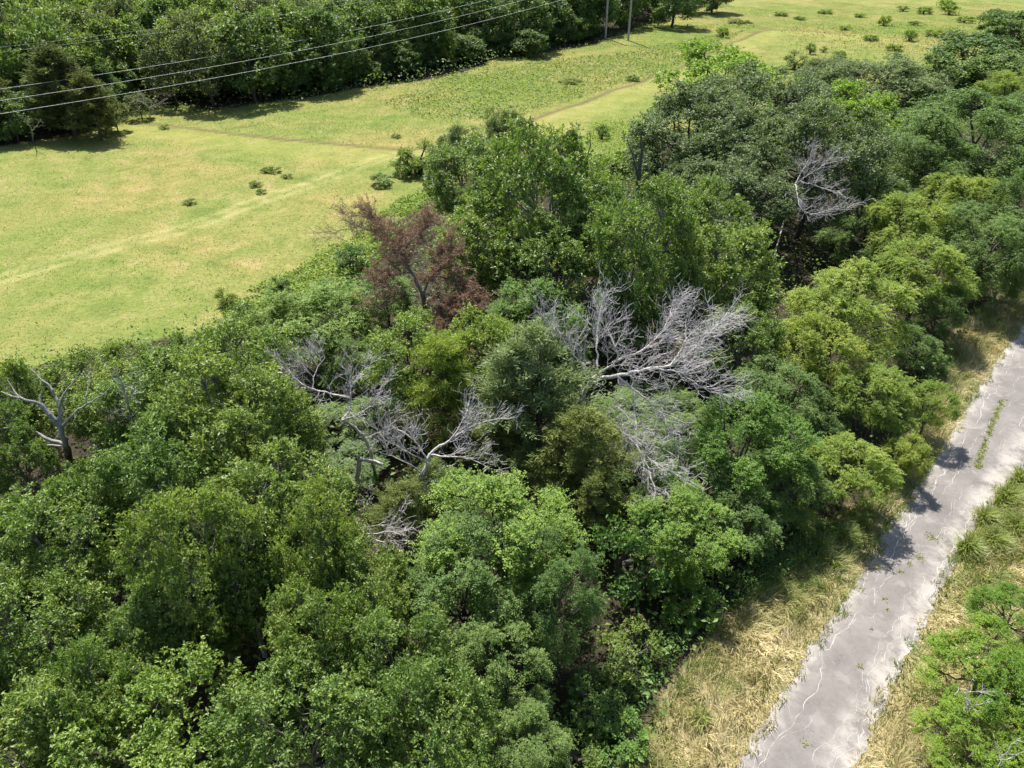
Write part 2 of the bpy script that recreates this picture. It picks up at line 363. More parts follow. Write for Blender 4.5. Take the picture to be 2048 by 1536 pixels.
TREES = [
    ('oak', -14.39, 11.41, 6.96, 2.46, 'glossy oak at the bottom left corner of the photo', None),
    ('paleoak', -10.26, 11.54, 6.6, 2.68, 'low glossy oak with some yellowing leaves at the bottom edge', None),
    ('oak', -6.17, 11.88, 6.92, 2.59, 'pale glinting oak at the bottom edge below the dark gap in the oaks', None),
    ('oak', -2.41, 11.64, 7.18, 2.02, 'glossy oak at the bottom edge beside the shaded elm', None),
    ('oak', -15.92, 14.73, 7.09, 2.36, 'dense oak at the left edge, second up from the bottom corner', None),
    ('oak', -12.3, 15.25, 6.37, 1.99, 'lower shaded oak in the dark hollow among the left oaks', None),
    ('oak', -10.9, 17.25, 9.1, 2.32, 'domed sunlit oak just above the dark hollow of the left oaks', None),
    ('oak', -6.38, 15.02, 7.31, 1.86, 'oak right of the dark hollow with brown litter showing below', None),
    ('oak', -17.05, 18.52, 7.28, 2.57, 'broad oak at the left edge below the bare lichen covered dead tree', None),
    ('oak', -17.13, 21.3, 6.64, 1.87, 'oak directly at the foot of the bare lichen covered dead tree', None),
    ('oak', -14.17, 21.98, 8.25, 2.81, 'tall oak right of the lichen covered dead tree', None),
    ('oak', -9.49, 20.78, 7.88, 2.73, 'sunlit oak left of the broken white trunk', None),
    ('oak', -12.63, 25.05, 8.99, 3.14, 'broad oak in the middle of the left oak mass', None),
    ('oak', -7.04, 18.3, 8.09, 1.78, 'narrow oak left of the small dead brush', None),
    ('oak', -17.07, 28.22, 7.29, 2.97, 'oak at the meadow edge behind the lichen covered dead tree', None),
    ('oak', -21.77, 30.19, 6.28, 2.62, 'oak at the meadow edge on the far left', None),
    ('oak', -13.51, 29.58, 8.15, 2.79, 'oak at the meadow edge left of the vivid green thicket', None),
    ('oak', -24.66, 29.0, 6.88, 1.64, 'small oak against the meadow at the left edge of the photo', None),
    ('oak', -23.48, 26.09, 5.84, 1.79, 'low oak with yellowing leaves under the lichen covered dead limbs', None),
    ('oak', -5.3, 17.09, 6.48, 1.93, 'oak between the small dead brush and the big bright elm', None),
    ('oak', -3.65, 14.08, 6.46, 1.99, 'oak left of the big bright elm in the lower middle', None),
    ('oak', -10.78, 26.45, 7.27, 2.25, 'oak on the rim of the dark pocket by the left dead tree', None),
    ('oak', -9.83, 17.65, 6.27, 1.88, 'oak with grey twigs showing above the dark hollow', None),
    ('oak', -12.61, 12.63, 7.05, 1.72, 'oak just above the yellowing oak at the lower left', None),
    ('oak', -20.68, 19.16, 7.05, 2.14, 'oak cut by the left edge of the photo at mid height', None),
    ('oak', -17.0, 32.91, 6.17, 2.08, 'oak poking up from the tree line into the meadow', None),
    ('oak', -21.11, 33.26, 5.13, 1.84, 'small oak at the tip of the tree line by the meadow', None),
    ('fresh', -0.27, 19.59, 7.4, 3.0, 'big bright green elm in the lower middle below the cedar', None),
    ('elm', -1.71, 17.62, 7.2, 2.64, 'leafy elm below the big bright elm', None),
    ('elm', 1.46, 17.15, 6.8, 1.78, 'drooping feathery dark elm right of the big bright elm', None),
    ('elm', -0.4, 14.63, 5.6, 2.1, 'shaded elm below the drooping elm in the lower middle', None),
    ('elm', 0.1, 12.47, 4.4, 1.65, 'shaded elm at the bottom edge left of the dry verge', None),
    ('shrub', 5.38, 20.82, 3.8, 2.08, 'grey twigged shrub tree left of the dry roadside grass', None),
    ('fresh', 7.29, 21.57, 4.6, 2.3, 'bright leafy small elm at the head of the dry verge', None),
    ('elm', 10.05, 23.0, 4.0, 1.83, 'feathery elm shrub where dry verge meets the wood', None),
    ('shrub', 7.44, 19.43, 1.8, 1.08, 'green shrub spilling onto the dry verge grass', None),
    ('shrub', 4.47, 17.14, 1.6, 1.38, 'shrub in the shade beside the verge, lower middle', None),
    ('shrub', 2.93, 15.09, 1.5, 1.2, 'low shrub with reddish leaves at the verge edge', None),
    ('shrub', 3.72, 14.05, 1.2, 1.07, 'low sprawling shrub at the bottom edge of the verge', None),
    ('shrub', 1.99, 13.28, 1.4, 1.13, 'shrub at the bottom edge in shade of the elm', None),
    ('fresh', 10.75, 25.87, 6.6, 2.64, 'bright topped elm right of the big dead tree', None),
    ('elm', 8.56, 25.3, 4.0, 2.43, 'dark elm under the fallen dead bough', None),
    ('elm', 12.62, 25.02, 4.4, 1.92, 'dark elm left of the lowest locust by the road', None),
    ('elm', 14.02, 30.8, 5.6, 2.31, 'dark elm between the big dead tree and the locusts', None),
    ('elm', 5.66, 27.65, 2.8, 2.34, 'shaded elm beneath the big dead tree', None),
    ('locust', 19.67, 37.75, 8.2, 3.54, 'large yellow green locust in the row by the road', None),
    ('locust', 17.0, 33.88, 7.0, 2.25, 'yellow green locust with bare stems below its crown', None),
    ('locust', 19.24, 30.98, 5.4, 2.21, 'yellow green locust overhanging toward the road, middle of the row', None),
    ('locust', 22.82, 31.72, 3.8, 1.37, 'yellow green locust leaning out nearest the road edge', None),
    ('locust', 16.16, 25.93, 4.5, 1.95, 'lowest yellow green locust of the row, shading the road', None),
    ('locust', 19.85, 27.93, 3.2, 1.08, 'small yellow green locust beside the tree shadows on the road', None),
    ('locust', 27.56, 43.94, 7.2, 3.04, 'yellow green locust above the dry grass by the upper road', None),
    ('elm', 27.83, 41.37, 4.6, 1.52, 'drooping elm hanging over the upper dry verge', None),
    ('elm', 24.95, 38.42, 3.2, 1.78, 'dark shaded elm beside the upper dry verge', None),
    ('shrub', 26.16, 37.72, 1.6, 1.2, 'dark shrub at the corner of the upper dry verge', None),
    ('locust', 29.86, 51.3, 7.6, 3.06, 'yellowish locust in the upper right thicket', None),
    ('locust', 37.05, 57.06, 7.4, 3.34, 'yellowish locust under the big elm at the right edge', None),
    ('elm', 33.99, 47.83, 7.4, 3.7, 'elm hanging above the shaded upper verge at the right edge', None),
    ('elm', 29.69, 57.06, 7.4, 3.83, 'elm thicket right of the grey green live oak', None),
    ('elm', 35.47, 47.42, 4.0, 2.26, 'shaded elm over the upper road verge', None),
    ('elm', 42.66, 66.91, 11.5, 7.11, 'tall broad elm at the right edge below the far meadow', None),
    ('elm', 37.71, 63.94, 8.6, 4.64, 'elm left of the tall broad elm on the right', None),
    ('elm', 40.26, 54.23, 9.0, 3.23, 'elm cut by the right edge of the photo', None),
    ('live', 47.04, 96.29, 9.4, 7.15, 'round dark live oak beyond the lime green foliage', None),
    ('far', 77.56, 131.88, 7.0, 6.95, 'elm in the far right corner against the meadow', None),
    ('far', 95.96, 150.02, 8.0, 6.75, 'elm at the upper right corner of the photo', None),
    ('locust', 63.41, 96.06, 9.0, 3.93, 'yellowish tree at the right edge above the tall elm', None),
    ('live', 44.86, 108.3, 7.2, 4.57, 'small dark live oak at the meadow side of the right wood', None),
    ('elm', 57.5, 78.2, 10, 5.46, 'elm just beyond the right edge of the photo', None),
    ('live', 16.33, 65.27, 11.5, 6.51, 'grey green live oak with the dark snag at its left', None),
    ('live', 23.35, 71.62, 12.5, 6.75, 'tallest grey green live oak crown below the lime tree', None),
    ('live', 25.18, 60.08, 11.8, 5.61, 'grey green live oak holding the bare grey branches', None),
    ('live', 16.84, 55.38, 9.0, 4.91, 'lower grey green live oak above the dark hollow', None),
    ('live', 14.16, 59.4, 7.8, 3.19, 'grey green live oak leaning left into the meadow', None),
    ('lime', 26.36, 97.3, 10.5, 6.97, 'bright lime green tree top against the meadow', None),
    ('lime', 35.53, 78.2, 9.6, 4.91, 'bright lime green foliage between the live oaks', None),
    ('lime', 32.04, 86.53, 8.6, 3.17, 'lime green tree peeping over the live oaks', None),
    ('oak', 1.88, 47.08, 13.6, 4.63, 'tall open oak with visible grey limbs in the centre', None),
    ('oak', -3.46, 58.2, 8.78, 3.99, 'oak beside the meadow shrubs left of the tall open oak', None),
    ('live', -0.72, 75.22, 7.6, 2.22, 'slender grey green sapling top against the meadow', None),
    ('live', -5.13, 71.28, 6.6, 2.4, 'slender sapling behind the oak by the meadow shrubs', None),
    ('oak', 7.3, 50.8, 7.6, 3.8, 'oak at the foot of the dark snag in the centre', None),
    ('oak', -2.17, 45.5, 8.4, 3.64, 'oak right of the dead red brown cedar', None),
    ('oak', 2.76, 42.7, 9.23, 3.93, 'oak behind the top of the big dead tree', None),
    ('oak', 7.93, 39.59, 11.45, 3.5, 'oak right above the big dead tree', None),
    ('oak', 12.61, 39.58, 9.37, 3.4, 'oak at the right rim of the central oaks by the dark hollow', None),
    ('oak', 13.33, 46.85, 9.23, 3.35, 'oak below the bare grey limbs of the live oak', None),
    ('fresh', 1.08, 37.75, 6.6, 2.96, 'shaded elm behind the blue tipped cedar', None),
    ('oak', 12.94, 35.15, 6.83, 2.46, 'oak at the right tip of the big dead tree', None),
    ('fresh', -11.63, 38.21, 6.2, 3.15, 'vivid green thicket at the meadow edge', None),
    ('fresh', -14.14, 38.26, 5.6, 2.38, 'vivid green elm left of the thicket at the meadow edge', None),
    ('fresh', -8.57, 43.51, 4.6, 2.11, 'vine covered green tree under the dead red brown cedar', None),
    ('paleoak', -5.21, 32.59, 7.0, 2.81, 'pale yellowish oak left of the twin pale crowns', None),
    ('paleoak', -1.59, 32.84, 7.0, 2.52, 'pale yellowish oak beside the blue tipped cedar', None),
    ('elm', -9.39, 35.26, 4.6, 1.96, 'dark elm behind the left dead tree', None),
    ('elm', 7.5, 38.44, 6.0, 2.85, 'shaded elm under the crown of the big dead tree', None),
    ('elm', -9.97, 31.48, 2.2, 1.99, 'dark low elm in the shaded pocket by the left dead tree', None),
    ('bluecedar', 1.32, 28.48, 8.8, 3.1, 'tall cone shaped cedar with bluish tips', None),
    ('cedar', 3.16, 25.58, 6.4, 2.3, 'olive green cedar below the blue tipped cedar', None),
    ('cedar', -0.6, 28.32, 5.0, 1.94, 'olive cedar behind the white curved dead tree', None),
    ('cedar', 3.86, 23.64, 4.4, 1.36, 'olive cedar right of the big bright elm', None),
    ('palecedar', -3.62, 30.53, 6.8, 2.15, 'feathery yellow green young cedar between dead branches', None),
    ('cedar', -5.01, 23.22, 4.0, 1.6, 'low olive cedar by the small dead brush', None),
    ('cedar', 1.79, 25.25, 4.2, 1.55, 'olive cedar in front of the cone shaped cedar', None),
    ('shrub', -11.26, 77.16, 2.2, 1.84, 'dark round shrub on the meadow, left end of the shrub clump', 'meadow shrub clump'),
    ('shrub', -10.04, 77.62, 3.0, 2.26, 'tallest shrub of the clump on the meadow', 'meadow shrub clump'),
    ('shrub', -8.37, 77.84, 2.0, 1.91, 'dark low shrub at the right end of the meadow clump', 'meadow shrub clump'),
    ('shrub', -13.72, 74.2, 1.2, 1.27, 'single low shrub on the meadow left of the shrub clump', None),
    ('tuft', -26.33, 79.05, 0.48, 0.85, 'greyish weed shrub on the meadow, highest of a few', None),
    ('tuft', -27.26, 78.79, 0.42, 0.55, 'small weed tuft left of the greyish weed shrub', None),
    ('tuft', -24.38, 77.24, 0.3, 0.66, 'small weed tuft right of the greyish weed shrub', None),
    ('tuft', -26.92, 73.94, 0.42, 0.69, 'weed tuft by the mown strip on the meadow', None),
    ('tuft', -25.6, 71.7, 0.36, 0.56, 'lowest weed tuft by the mown strip', None),
    ('tuft', -31.87, 68.92, 0.36, 0.65, 'pale weed tuft on the open left meadow', None),
    ('tuft', -45.32, 96.31, 0.42, 0.65, 'weed tuft beside the path on the left meadow', None),
    ('tuft', -14.72, 93.07, 0.36, 0.63, 'weed tuft just above the bend of the path', None),
    ('limeshrub', 46.04, 172.61, 1.9, 1.44, 'young sapling standing beside the far path', None),
    ('shrub', 54.04, 193.19, 1.0, 2.0, 'brush heap where the far paths meet', None),
    ('tuft', 56.59, 193.51, 0.48, 1.6, 'low brush right of the far brush heap', None),
    ('limeshrub', 87.58, 187.57, 2.0, 1.55, 'young sapling on the far right meadow, left of the pair', None),
    ('limeshrub', 108.39, 211.36, 1.6, 1.88, 'bushy sapling at the far right meadow, middle', None),
    ('limeshrub', 113.8, 208.74, 2.2, 2.14, 'bushy sapling at the far right meadow, nearest the right wood', None),
    ('limeshrub', 122.03, 227.15, 2.0, 2.32, 'sapling at the top edge of the far right meadow', None),
    ('shrub', 105.62, 217.32, 1.2, 1.63, 'low sapling at the top edge of the far meadow', None),
    ('limeshrub', 83.31, 165.42, 2.0, 1.38, 'sapling by the right wood on the far meadow', None),
    ('limeshrub', 92.06, 171.93, 1.3, 2.03, 'wide low shrub by the right wood on the far meadow', None),
    ('shrub', 57.72, 150.89, 2.0, 1.06, 'slim sapling standing in weeds by the lime tree', None),
    ('shrub', 61.49, 154.03, 1.0, 0.98, 'low shrub right of the slim sapling', None),
    ('shrub', 11.44, 93.06, 1.6, 1.04, 'shrub among lime vines near the dark snag', None),
    ('tuft', 9.63, 126.93, 0.48, 1.83, 'weedy shrub in the meadow weeds below the poles', None),
    ('shrub', 20.4, 129.92, 0.9, 1.21, 'weedy shrub by the path below the poles', None),
    ('shrub', 49.95, 136.78, 2.6, 2.43, 'shrub at the meadow side of the right live oaks', None),
    ('shrub', -18.86, 44.74, 1.4, 0.97, 'weedy shrub at the meadow rim of the thicket', None),
    ('shrub', -17.59, 49.18, 1.3, 0.94, 'weedy shrub out on the meadow rim above the thicket', None),
    ('shrub', -21.12, 47.23, 1.2, 0.81, 'leftmost weedy shrub of the meadow rim', None),
    ('shrub', -13.14, 53.86, 1.6, 1.34, 'weedy shrub left of the dead red brown cedar', None),
    ('shrub', -11.44, 45.11, 2.6, 1.55, 'bushy shrub right of the vivid green thicket', None),
    ('limeshrub', 11.25, 78.37, 2.0, 2.4, 'lime green vine mound left of the grey green live oak', None),
    ('limeshrub', 8.5, 72.33, 1.6, 1.69, 'lime green vine mound behind the central oaks', None),
    ('mesquite', 16.95, 15.6, 3.8, 2.06, 'feathery bright mesquite at the right edge below the road', None),
    ('mesquite', 19.51, 18.16, 3.0, 1.5, 'feathery mesquite top nearest the tall green grass', None),
    ('mesquite', 15.44, 12.99, 3.4, 1.81, 'feathery mesquite in the lower right corner', None),
    ('mesquite', 17.21, 13.58, 4.6, 1.81, 'feathery mesquite cut by the right edge', None),
    ('farcedar', -64.18, 90.59, 9.0, 3.98, 'olive cedar at the left edge of the far wood', None),
    ('far', -60.78, 89.95, 6.0, 2.98, 'dark low tree at the left end of the far wood', None),
    ('farcedar', -55.62, 93.6, 10, 4.42, 'brown olive cedar standing forward in the far wood', None),
    ('farcedar', -51.33, 91.54, 7.4, 3.03, 'smaller olive cedar right of the forward brown cedar', None),
    ('farcedar', -64.61, 102.53, 10, 3.32, 'olive cedar behind the left end of the far wood', None),
    ('fargrey', -51.24, 95.76, 4.8, 1.76, 'thin young tree standing out in front of the far wood', None),
    ('far', -52.11, 95.9, 6.2, 1.4, 'slim young tree beside the thin forward tree', None),
    ('fargrey', -50.72, 101.88, 3.6, 1.86, 'low bushy tree at the end of the meadow path', None),
    ('fargrey', -49.66, 111.46, 10.5, 4.33, 'grey green far tree behind the meadow path end', None),
    ('farcedar', -62.12, 126.5, 10.5, 4.0, 'dark cedar among the far trees above the path end', None),
    ('farbright', -60.51, 113.83, 12, 5.19, 'bright green far tree behind the cedars', None),
    ('fargrey', -43.94, 110.56, 13, 5.42, 'tall grey green tree at the near face of the far wood', None),
    ('far', -38.31, 112.63, 12.5, 5.52, 'dark green tree at the far wood, third of the tall ones', None),
    ('farbright', -35.15, 122.66, 13, 5.54, 'bright topped tree in the middle of the far wood', None),
    ('far', -29.71, 122.15, 12, 5.53, 'dark tree right of the bright topped far tree', None),
    ('farbright', -43.44, 134.95, 13, 5.58, 'bright green tree rising behind the wires in the far wood', None),
    ('far', -25.64, 134.02, 11.5, 5.1, 'far tree with low branches above the long meadow shadow', None),
    ('farcedar', -23.62, 151.07, 11, 4.7, 'brownish far tree in the middle of the shaded wood face', None),
    ('far', -15.52, 142.58, 12, 5.89, 'shaded far tree left of the brownish cedar pair', None),
    ('farcedar', -11.16, 164.34, 12, 5.07, 'brownish cedar shaded at the far wood face', None),
    ('far', -5.21, 155.33, 12, 5.84, 'shaded far tree above the meadow weeds', None),
    ('far', 2.56, 158.45, 12, 5.95, 'shaded far tree left of the tall poles', None),
    ('farcedar', 9.82, 184.56, 11, 5.03, 'dark olive cedar just left of the tall poles', None),
    ('far', 16.38, 176.01, 12, 5.97, 'shaded far tree behind the left tall pole', None),
    ('far', 25.28, 186.22, 12, 6.29, 'shaded far tree behind the right tall pole', None),
    ('farbright', 34.08, 200.46, 8.5, 3.4, 'lit far tree right of the tall poles', None),
    ('far', 37.41, 186.46, 11, 6.31, 'far tree at the top edge where the meadow opens', None),
    ('far', 52.35, 210.59, 10, 6.38, 'last far tree at the top edge right of the poles', None),
    ('far', -43.99, 115.63, 5.0, 2.9, 'low leafy tree at the foot of the tall grey green far tree', None),
    ('far', -35.56, 118.09, 5.4, 3.37, 'low leafy tree at the foot of the bright topped far tree', None),
    ('far', -27.84, 125.51, 5.4, 3.56, 'low leafy tree at the wood foot above the meadow shadow', None),
    ('far', -19.17, 133.42, 5.0, 3.77, 'low leafy tree in the shaded middle of the wood foot', None),
    ('far', -8.7, 145.38, 5.0, 4.07, 'low leafy tree at the wood foot above the weeds', None),
    ('far', 3.44, 150.6, 5.0, 3.68, 'low leafy tree at the wood foot left of the poles', None),
    ('far', 15.13, 170.7, 4.4, 3.54, 'low leafy tree just behind the tall poles', None),
    ('elm', 7.63, 32.07, 2.6, 2.73, 'dark elm filling the hollow below the big dead tree', None),
    ('elm', 4.82, 31.48, 2.2, 2.14, 'dark elm at the trunk of the big dead tree', None),
    ('elm', 8.92, 30.37, 3.0, 2.35, 'dark elm under the right side of the big dead tree', None),
    ('elm', 3.23, 37.75, 4.4, 2.22, 'dark elm behind the left twigs of the big dead tree', None),
    ('elm', -0.64, 31.42, 4.4, 1.81, 'dark elm between the yellow green cedar and the cone shaped cedar', None),
    ('elm', -7.22, 31.6, 2.6, 1.99, 'dark elm behind the tangle of grey twigs', None),
    ('elm', -8.3, 28.15, 1.6, 1.73, 'dark low elm behind the broken pale trunk', None),
    ('cedar', -3.59, 24.72, 3.6, 1.67, 'low olive cedar beneath the white curved dead tree', None),
    ('elm', 27.07, 52.74, 5.4, 2.83, 'elm between the dark hollow and the roadside locusts', None),
    ('far', 62.5, 111.2, 7.4, 5.56, 'leafy tree on the near side of the far right corner tree', None),
    ('far', 68.42, 109.14, 8.0, 5.84, 'leafy tree below the upper right corner tree', None),
    ('far', 50.65, 90.98, 7.0, 4.33, 'leafy tree at the meadow rim of the right wood', None),
    ('elm', 42.73, 78.12, 7.6, 4.69, 'elm behind the tall broad elm at the right', None),
    ('far', 105.36, 172.37, 5.6, 4.75, 'low leafy tree at the far meadow rim, right edge', None),
    ('elm', 13.74, 29.03, 3.6, 2.27, 'dark elm low between bright topped elm and locusts', None),
    ('elm', 16.49, 30.92, 3.4, 1.81, 'dark elm tucked below the locust row', None),
    ('limeshrub', 69.03, 206.38, 0.9, 1.84, 'low green scrub by the far path junction', None),
    ('limeshrub', 71.98, 199.69, 0.7, 1.51, 'small scrub right of the far path junction', None),
    ('limeshrub', 83.53, 214.41, 0.9, 1.91, 'low scrub near the top edge of the far meadow', None),
    ('limeshrub', 76.03, 181.01, 0.8, 1.51, 'low scrub midway up the far right meadow', None),
    ('limeshrub', 89.82, 206.8, 0.8, 1.56, 'small scrub left of the pair of far saplings', None),
    ('limeshrub', 76.14, 167.53, 1.0, 1.52, 'low scrub below the left far sapling', None),
    ('limeshrub', 75.83, 154.86, 1.1, 1.63, 'wide scrub just above the dark live oak', None),
    ('limeshrub', 96.27, 190.19, 0.9, 1.58, 'small scrub below the bushy middle sapling', None),
    ('limeshrub', 62.55, 148.53, 1.0, 1.36, 'low scrub at the meadow end of the right live oaks', None),
    ('limeshrub', 110.69, 195.08, 1.4, 2.02, 'scrub touching the upper right wood', None),
    ('limeshrub', 56.97, 129.39, 1.1, 1.39, 'scrub just above the small dark live oak', None),
    ('limeshrub', 46.69, 134.23, 0.9, 1.44, 'low scrub above the lime tree on the meadow', None),
    ('farbright', -71.46, 99.57, 10.66, 3.95, 'bright green treetop, first one back behind the olive cedar at the left edge', 'trees inside the far wood'),
    ('farbright', -61.93, 100.57, 13.4, 4.4, 'bright green treetop, first one back behind the olive cedar behind the left end', 'trees inside the far wood'),
    ('fargrey', -75.79, 107.73, 13.61, 3.8, 'greyish green treetop, third one back behind the olive cedar at the left edge', 'trees inside the far wood'),
    ('far', -70.78, 105.62, 11.39, 3.99, 'mid green treetop, second one back behind the olive cedar at the left edge', 'trees inside the far wood'),
    ('far', -62.96, 105.73, 13.05, 4.17, 'mid green treetop, first one back behind the brown olive cedar standing forward', 'trees inside the far wood'),
    ('farbright', -59.46, 105.99, 11.08, 3.9, 'bright green treetop, second one back behind the brown olive cedar standing forward', 'trees inside the far wood'),
    ('far', -78.53, 112.6, 10.14, 4.3, 'mid green treetop, fourth one back behind the olive cedar at the left edge', 'trees inside the far wood'),
    ('farbright', -70.4, 111.5, 10.69, 4.5, 'bright green treetop, second one back behind the olive cedar behind the left end', 'trees inside the far wood'),
    ('fargrey', -66.57, 112.14, 12.22, 4.82, 'greyish green treetop, third one back behind the brown olive cedar standing forward', 'trees inside the far wood'),
    ('fargrey', -61.04, 112.52, 12.57, 4.88, 'greyish green treetop, first one back behind the bright green far tree behind the cedars', 'trees inside the far wood'),
    ('fargrey', -83.63, 121.41, 11.33, 5.01, 'greyish green treetop, sixth one back behind the olive cedar at the left edge', 'trees inside the far wood'),
    ('fargrey', -77.78, 119.28, 12.75, 4.53, 'greyish green treetop, fifth one back behind the olive cedar at the left edge', 'trees inside the far wood'),
    ('farbright', -72.63, 120.25, 11.85, 3.93, 'bright green treetop, third one back behind the olive cedar behind the left end', 'trees inside the far wood'),
    ('farbright', -67.05, 119.77, 10.13, 5.08, 'bright green treetop, fourth one back behind the brown olive cedar standing forward', 'trees inside the far wood'),
    ('farbright', -58.6, 118.32, 11.95, 4.61, 'bright green treetop, first one back behind the dark cedar among the far trees above the', 'trees inside the far wood'),
    ('farbright', -50.32, 120.39, 11.27, 4.81, 'bright green treetop, second one back behind the tall grey green tree at the near face', 'trees inside the far wood'),
    ('farbright', -44.31, 118.92, 12.26, 4.83, 'bright green treetop, first one back behind the tall grey green tree at the near face', 'trees inside the far wood'),
    ('fargrey', -83.54, 125.56, 12.38, 4.56, 'greyish green treetop, seventh one back behind the olive cedar at the left edge', 'trees inside the far wood'),
    ('far', -76.63, 125.82, 11.39, 4.16, 'mid green treetop, fourth one back behind the olive cedar behind the left end', 'trees inside the far wood'),
    ('farbright', -70.88, 125.99, 12.08, 5.02, 'bright green treetop, fifth one back behind the brown olive cedar standing forward', 'trees inside the far wood'),
    ('fargrey', -62.39, 126.4, 13.4, 4.89, 'greyish green treetop, second one back behind the dark cedar among the far trees above the', 'trees inside the far wood'),
    ('far', -56.53, 128.76, 12.63, 4.51, 'mid green treetop, first one back behind the grey green far tree behind the meadow path', 'trees inside the far wood'),
    ('farbright', -46.96, 128.08, 13.77, 5.24, 'bright green treetop, third one back behind the tall grey green tree at the near face', 'trees inside the far wood'),
    ('fargrey', -40.1, 124.43, 13.98, 5.32, 'greyish green treetop, first one back behind the bright green tree rising behind the wires', 'trees inside the far wood'),
    ('farbright', -35.31, 127.89, 12.01, 4.05, 'bright green treetop, first one back behind the bright topped tree in the middle', 'trees inside the far wood'),
    ('far', -86.54, 133.42, 13.61, 5.32, 'mid green treetop, eighth one back behind the olive cedar at the left edge', 'trees inside the far wood'),
    ('farbright', -78.87, 133.3, 10.53, 5.22, 'bright green treetop, sixth one back behind the brown olive cedar standing forward', 'trees inside the far wood'),
    ('farbright', -71.43, 135.89, 11.6, 4.32, 'bright green treetop, second one back behind the bright green far tree behind the cedars', 'trees inside the far wood'),
    ('farbright', -67.36, 135.27, 13.1, 4.79, 'bright green treetop, third one back behind the dark cedar among the far trees above the', 'trees inside the far wood'),
    ('farbright', -58.73, 131.51, 12.36, 4.47, 'bright green treetop, second one back behind the grey green far tree behind the meadow path', 'trees inside the far wood'),
    ('farbright', -49.65, 135.43, 11.87, 5.07, 'bright green treetop, fourth one back behind the tall grey green tree at the near face', 'trees inside the far wood'),
    ('farbright', -46.56, 135.5, 12.47, 4.08, 'bright green treetop, first one back behind the dark green tree at third of the tall', 'trees inside the far wood'),
    ('fargrey', -36.27, 131.29, 12.44, 4.5, 'greyish green treetop, second one back behind the bright topped tree in the middle', 'trees inside the far wood'),
    ('farbright', -29.21, 135.01, 12.39, 4.74, 'bright green treetop, first one back behind the dark tree right of the bright topped far', 'trees inside the far wood'),
    ('far', -93.25, 138.22, 12.56, 5.47, 'mid green treetop, ninth one back behind the olive cedar at the left edge', 'trees inside the far wood'),
    ('farbright', -87.89, 143.2, 12.64, 5.34, 'bright green treetop, fifth one back behind the olive cedar behind the left end', 'trees inside the far wood'),
    ('farbright', -81.24, 139.63, 11.44, 4.44, 'bright green treetop, seventh one back behind the brown olive cedar standing forward', 'trees inside the far wood'),
    ('farbright', -71.17, 138.75, 12.43, 4.44, 'bright green treetop, third one back behind the bright green far tree behind the cedars', 'trees inside the far wood'),
    ('far', -65.88, 139.94, 11.91, 5.16, 'mid green treetop, fourth one back behind the dark cedar among the far trees above the', 'trees inside the far wood'),
    ('farbright', -55.77, 138.06, 10.51, 5.01, 'bright green treetop, fifth one back behind the tall grey green tree at the near face', 'trees inside the far wood'),
    ('farbright', -47.41, 138.23, 13.77, 4.57, 'bright green treetop, second one back behind the dark green tree at third of the tall', 'trees inside the far wood'),
    ('fargrey', -41.12, 139.91, 11.31, 5.62, 'greyish green treetop, third one back behind the bright topped tree in the middle', 'trees inside the far wood'),
    ('fargrey', -34.98, 138.09, 11.37, 4.67, 'greyish green treetop, second one back behind the dark tree right of the bright topped far', 'trees inside the far wood'),
    ('far', -24.92, 138.49, 12.21, 5.35, 'mid green treetop, first one back behind the far tree with low branches above the long', 'trees inside the far wood'),
    ('farbright', -17.89, 141.52, 13.79, 5.21, 'bright green treetop, first one back behind the shaded far tree left of the brownish cedar', 'trees inside the far wood'),
    ('far', -101.46, 150.09, 14.23, 5.26, 'mid green treetop, eleventh one back behind the olive cedar at the left edge', 'trees inside the far wood'),
    ('farbright', -94.71, 147.25, 13.87, 4.51, 'bright green treetop, tenth one back behind the olive cedar at the left edge', 'trees inside the far wood'),
    ('far', -85.58, 148.94, 12.02, 5.13, 'mid green treetop, ninth one back behind the brown olive cedar standing forward', 'trees inside the far wood'),
    ('farbright', -80.29, 147.35, 12.98, 4.32, 'bright green treetop, eighth one back behind the brown olive cedar standing forward', 'trees inside the far wood'),
    ('farbright', -70.05, 146.1, 11.25, 5.68, 'bright green treetop, fifth one back behind the dark cedar among the far trees above the', 'trees inside the far wood'),
    ('far', -61.35, 146.17, 12.61, 4.34, 'mid green treetop, third one back behind the grey green far tree behind the meadow path', 'trees inside the far wood'),
    ('farbright', -56.23, 150.52, 13.81, 4.67, 'bright green treetop, sixth one back behind the tall grey green tree at the near face', 'trees inside the far wood'),
    ('farbright', -45.71, 146.03, 13.64, 4.76, 'bright green treetop, second one back behind the bright green tree rising behind the wires', 'trees inside the far wood'),
    ('farbright', -38.94, 147.84, 12.67, 5.44, 'bright green treetop, fourth one back behind the bright topped tree in the middle', 'trees inside the far wood'),
    ('far', -32.07, 145.95, 11.7, 5.44, 'mid green treetop, third one back behind the dark tree right of the bright topped far', 'trees inside the far wood'),
    ('far', -25.55, 148.86, 13.31, 5.1, 'mid green treetop, first one back behind the brownish far tree in the middle of the', 'trees inside the far wood'),
    ('farbright', -15.97, 148.23, 14.25, 4.6, 'bright green treetop, second one back behind the shaded far tree left of the brownish cedar', 'trees inside the far wood'),
    ('far', -102.7, 158.36, 12.85, 4.59, 'mid green treetop, twelfth one back behind the olive cedar at the left edge', 'trees inside the far wood'),
    ('farbright', -99.71, 156.07, 11.41, 5.89, 'bright green treetop, sixth one back behind the olive cedar behind the left end', 'trees inside the far wood'),
    ('far', -90.23, 157.73, 11.12, 5.76, 'mid green treetop, tenth one back behind the brown olive cedar standing forward', 'trees inside the far wood'),
    ('far', -79.07, 153.56, 11.76, 5.29, 'mid green treetop, fourth one back behind the bright green far tree behind the cedars', 'trees inside the far wood'),
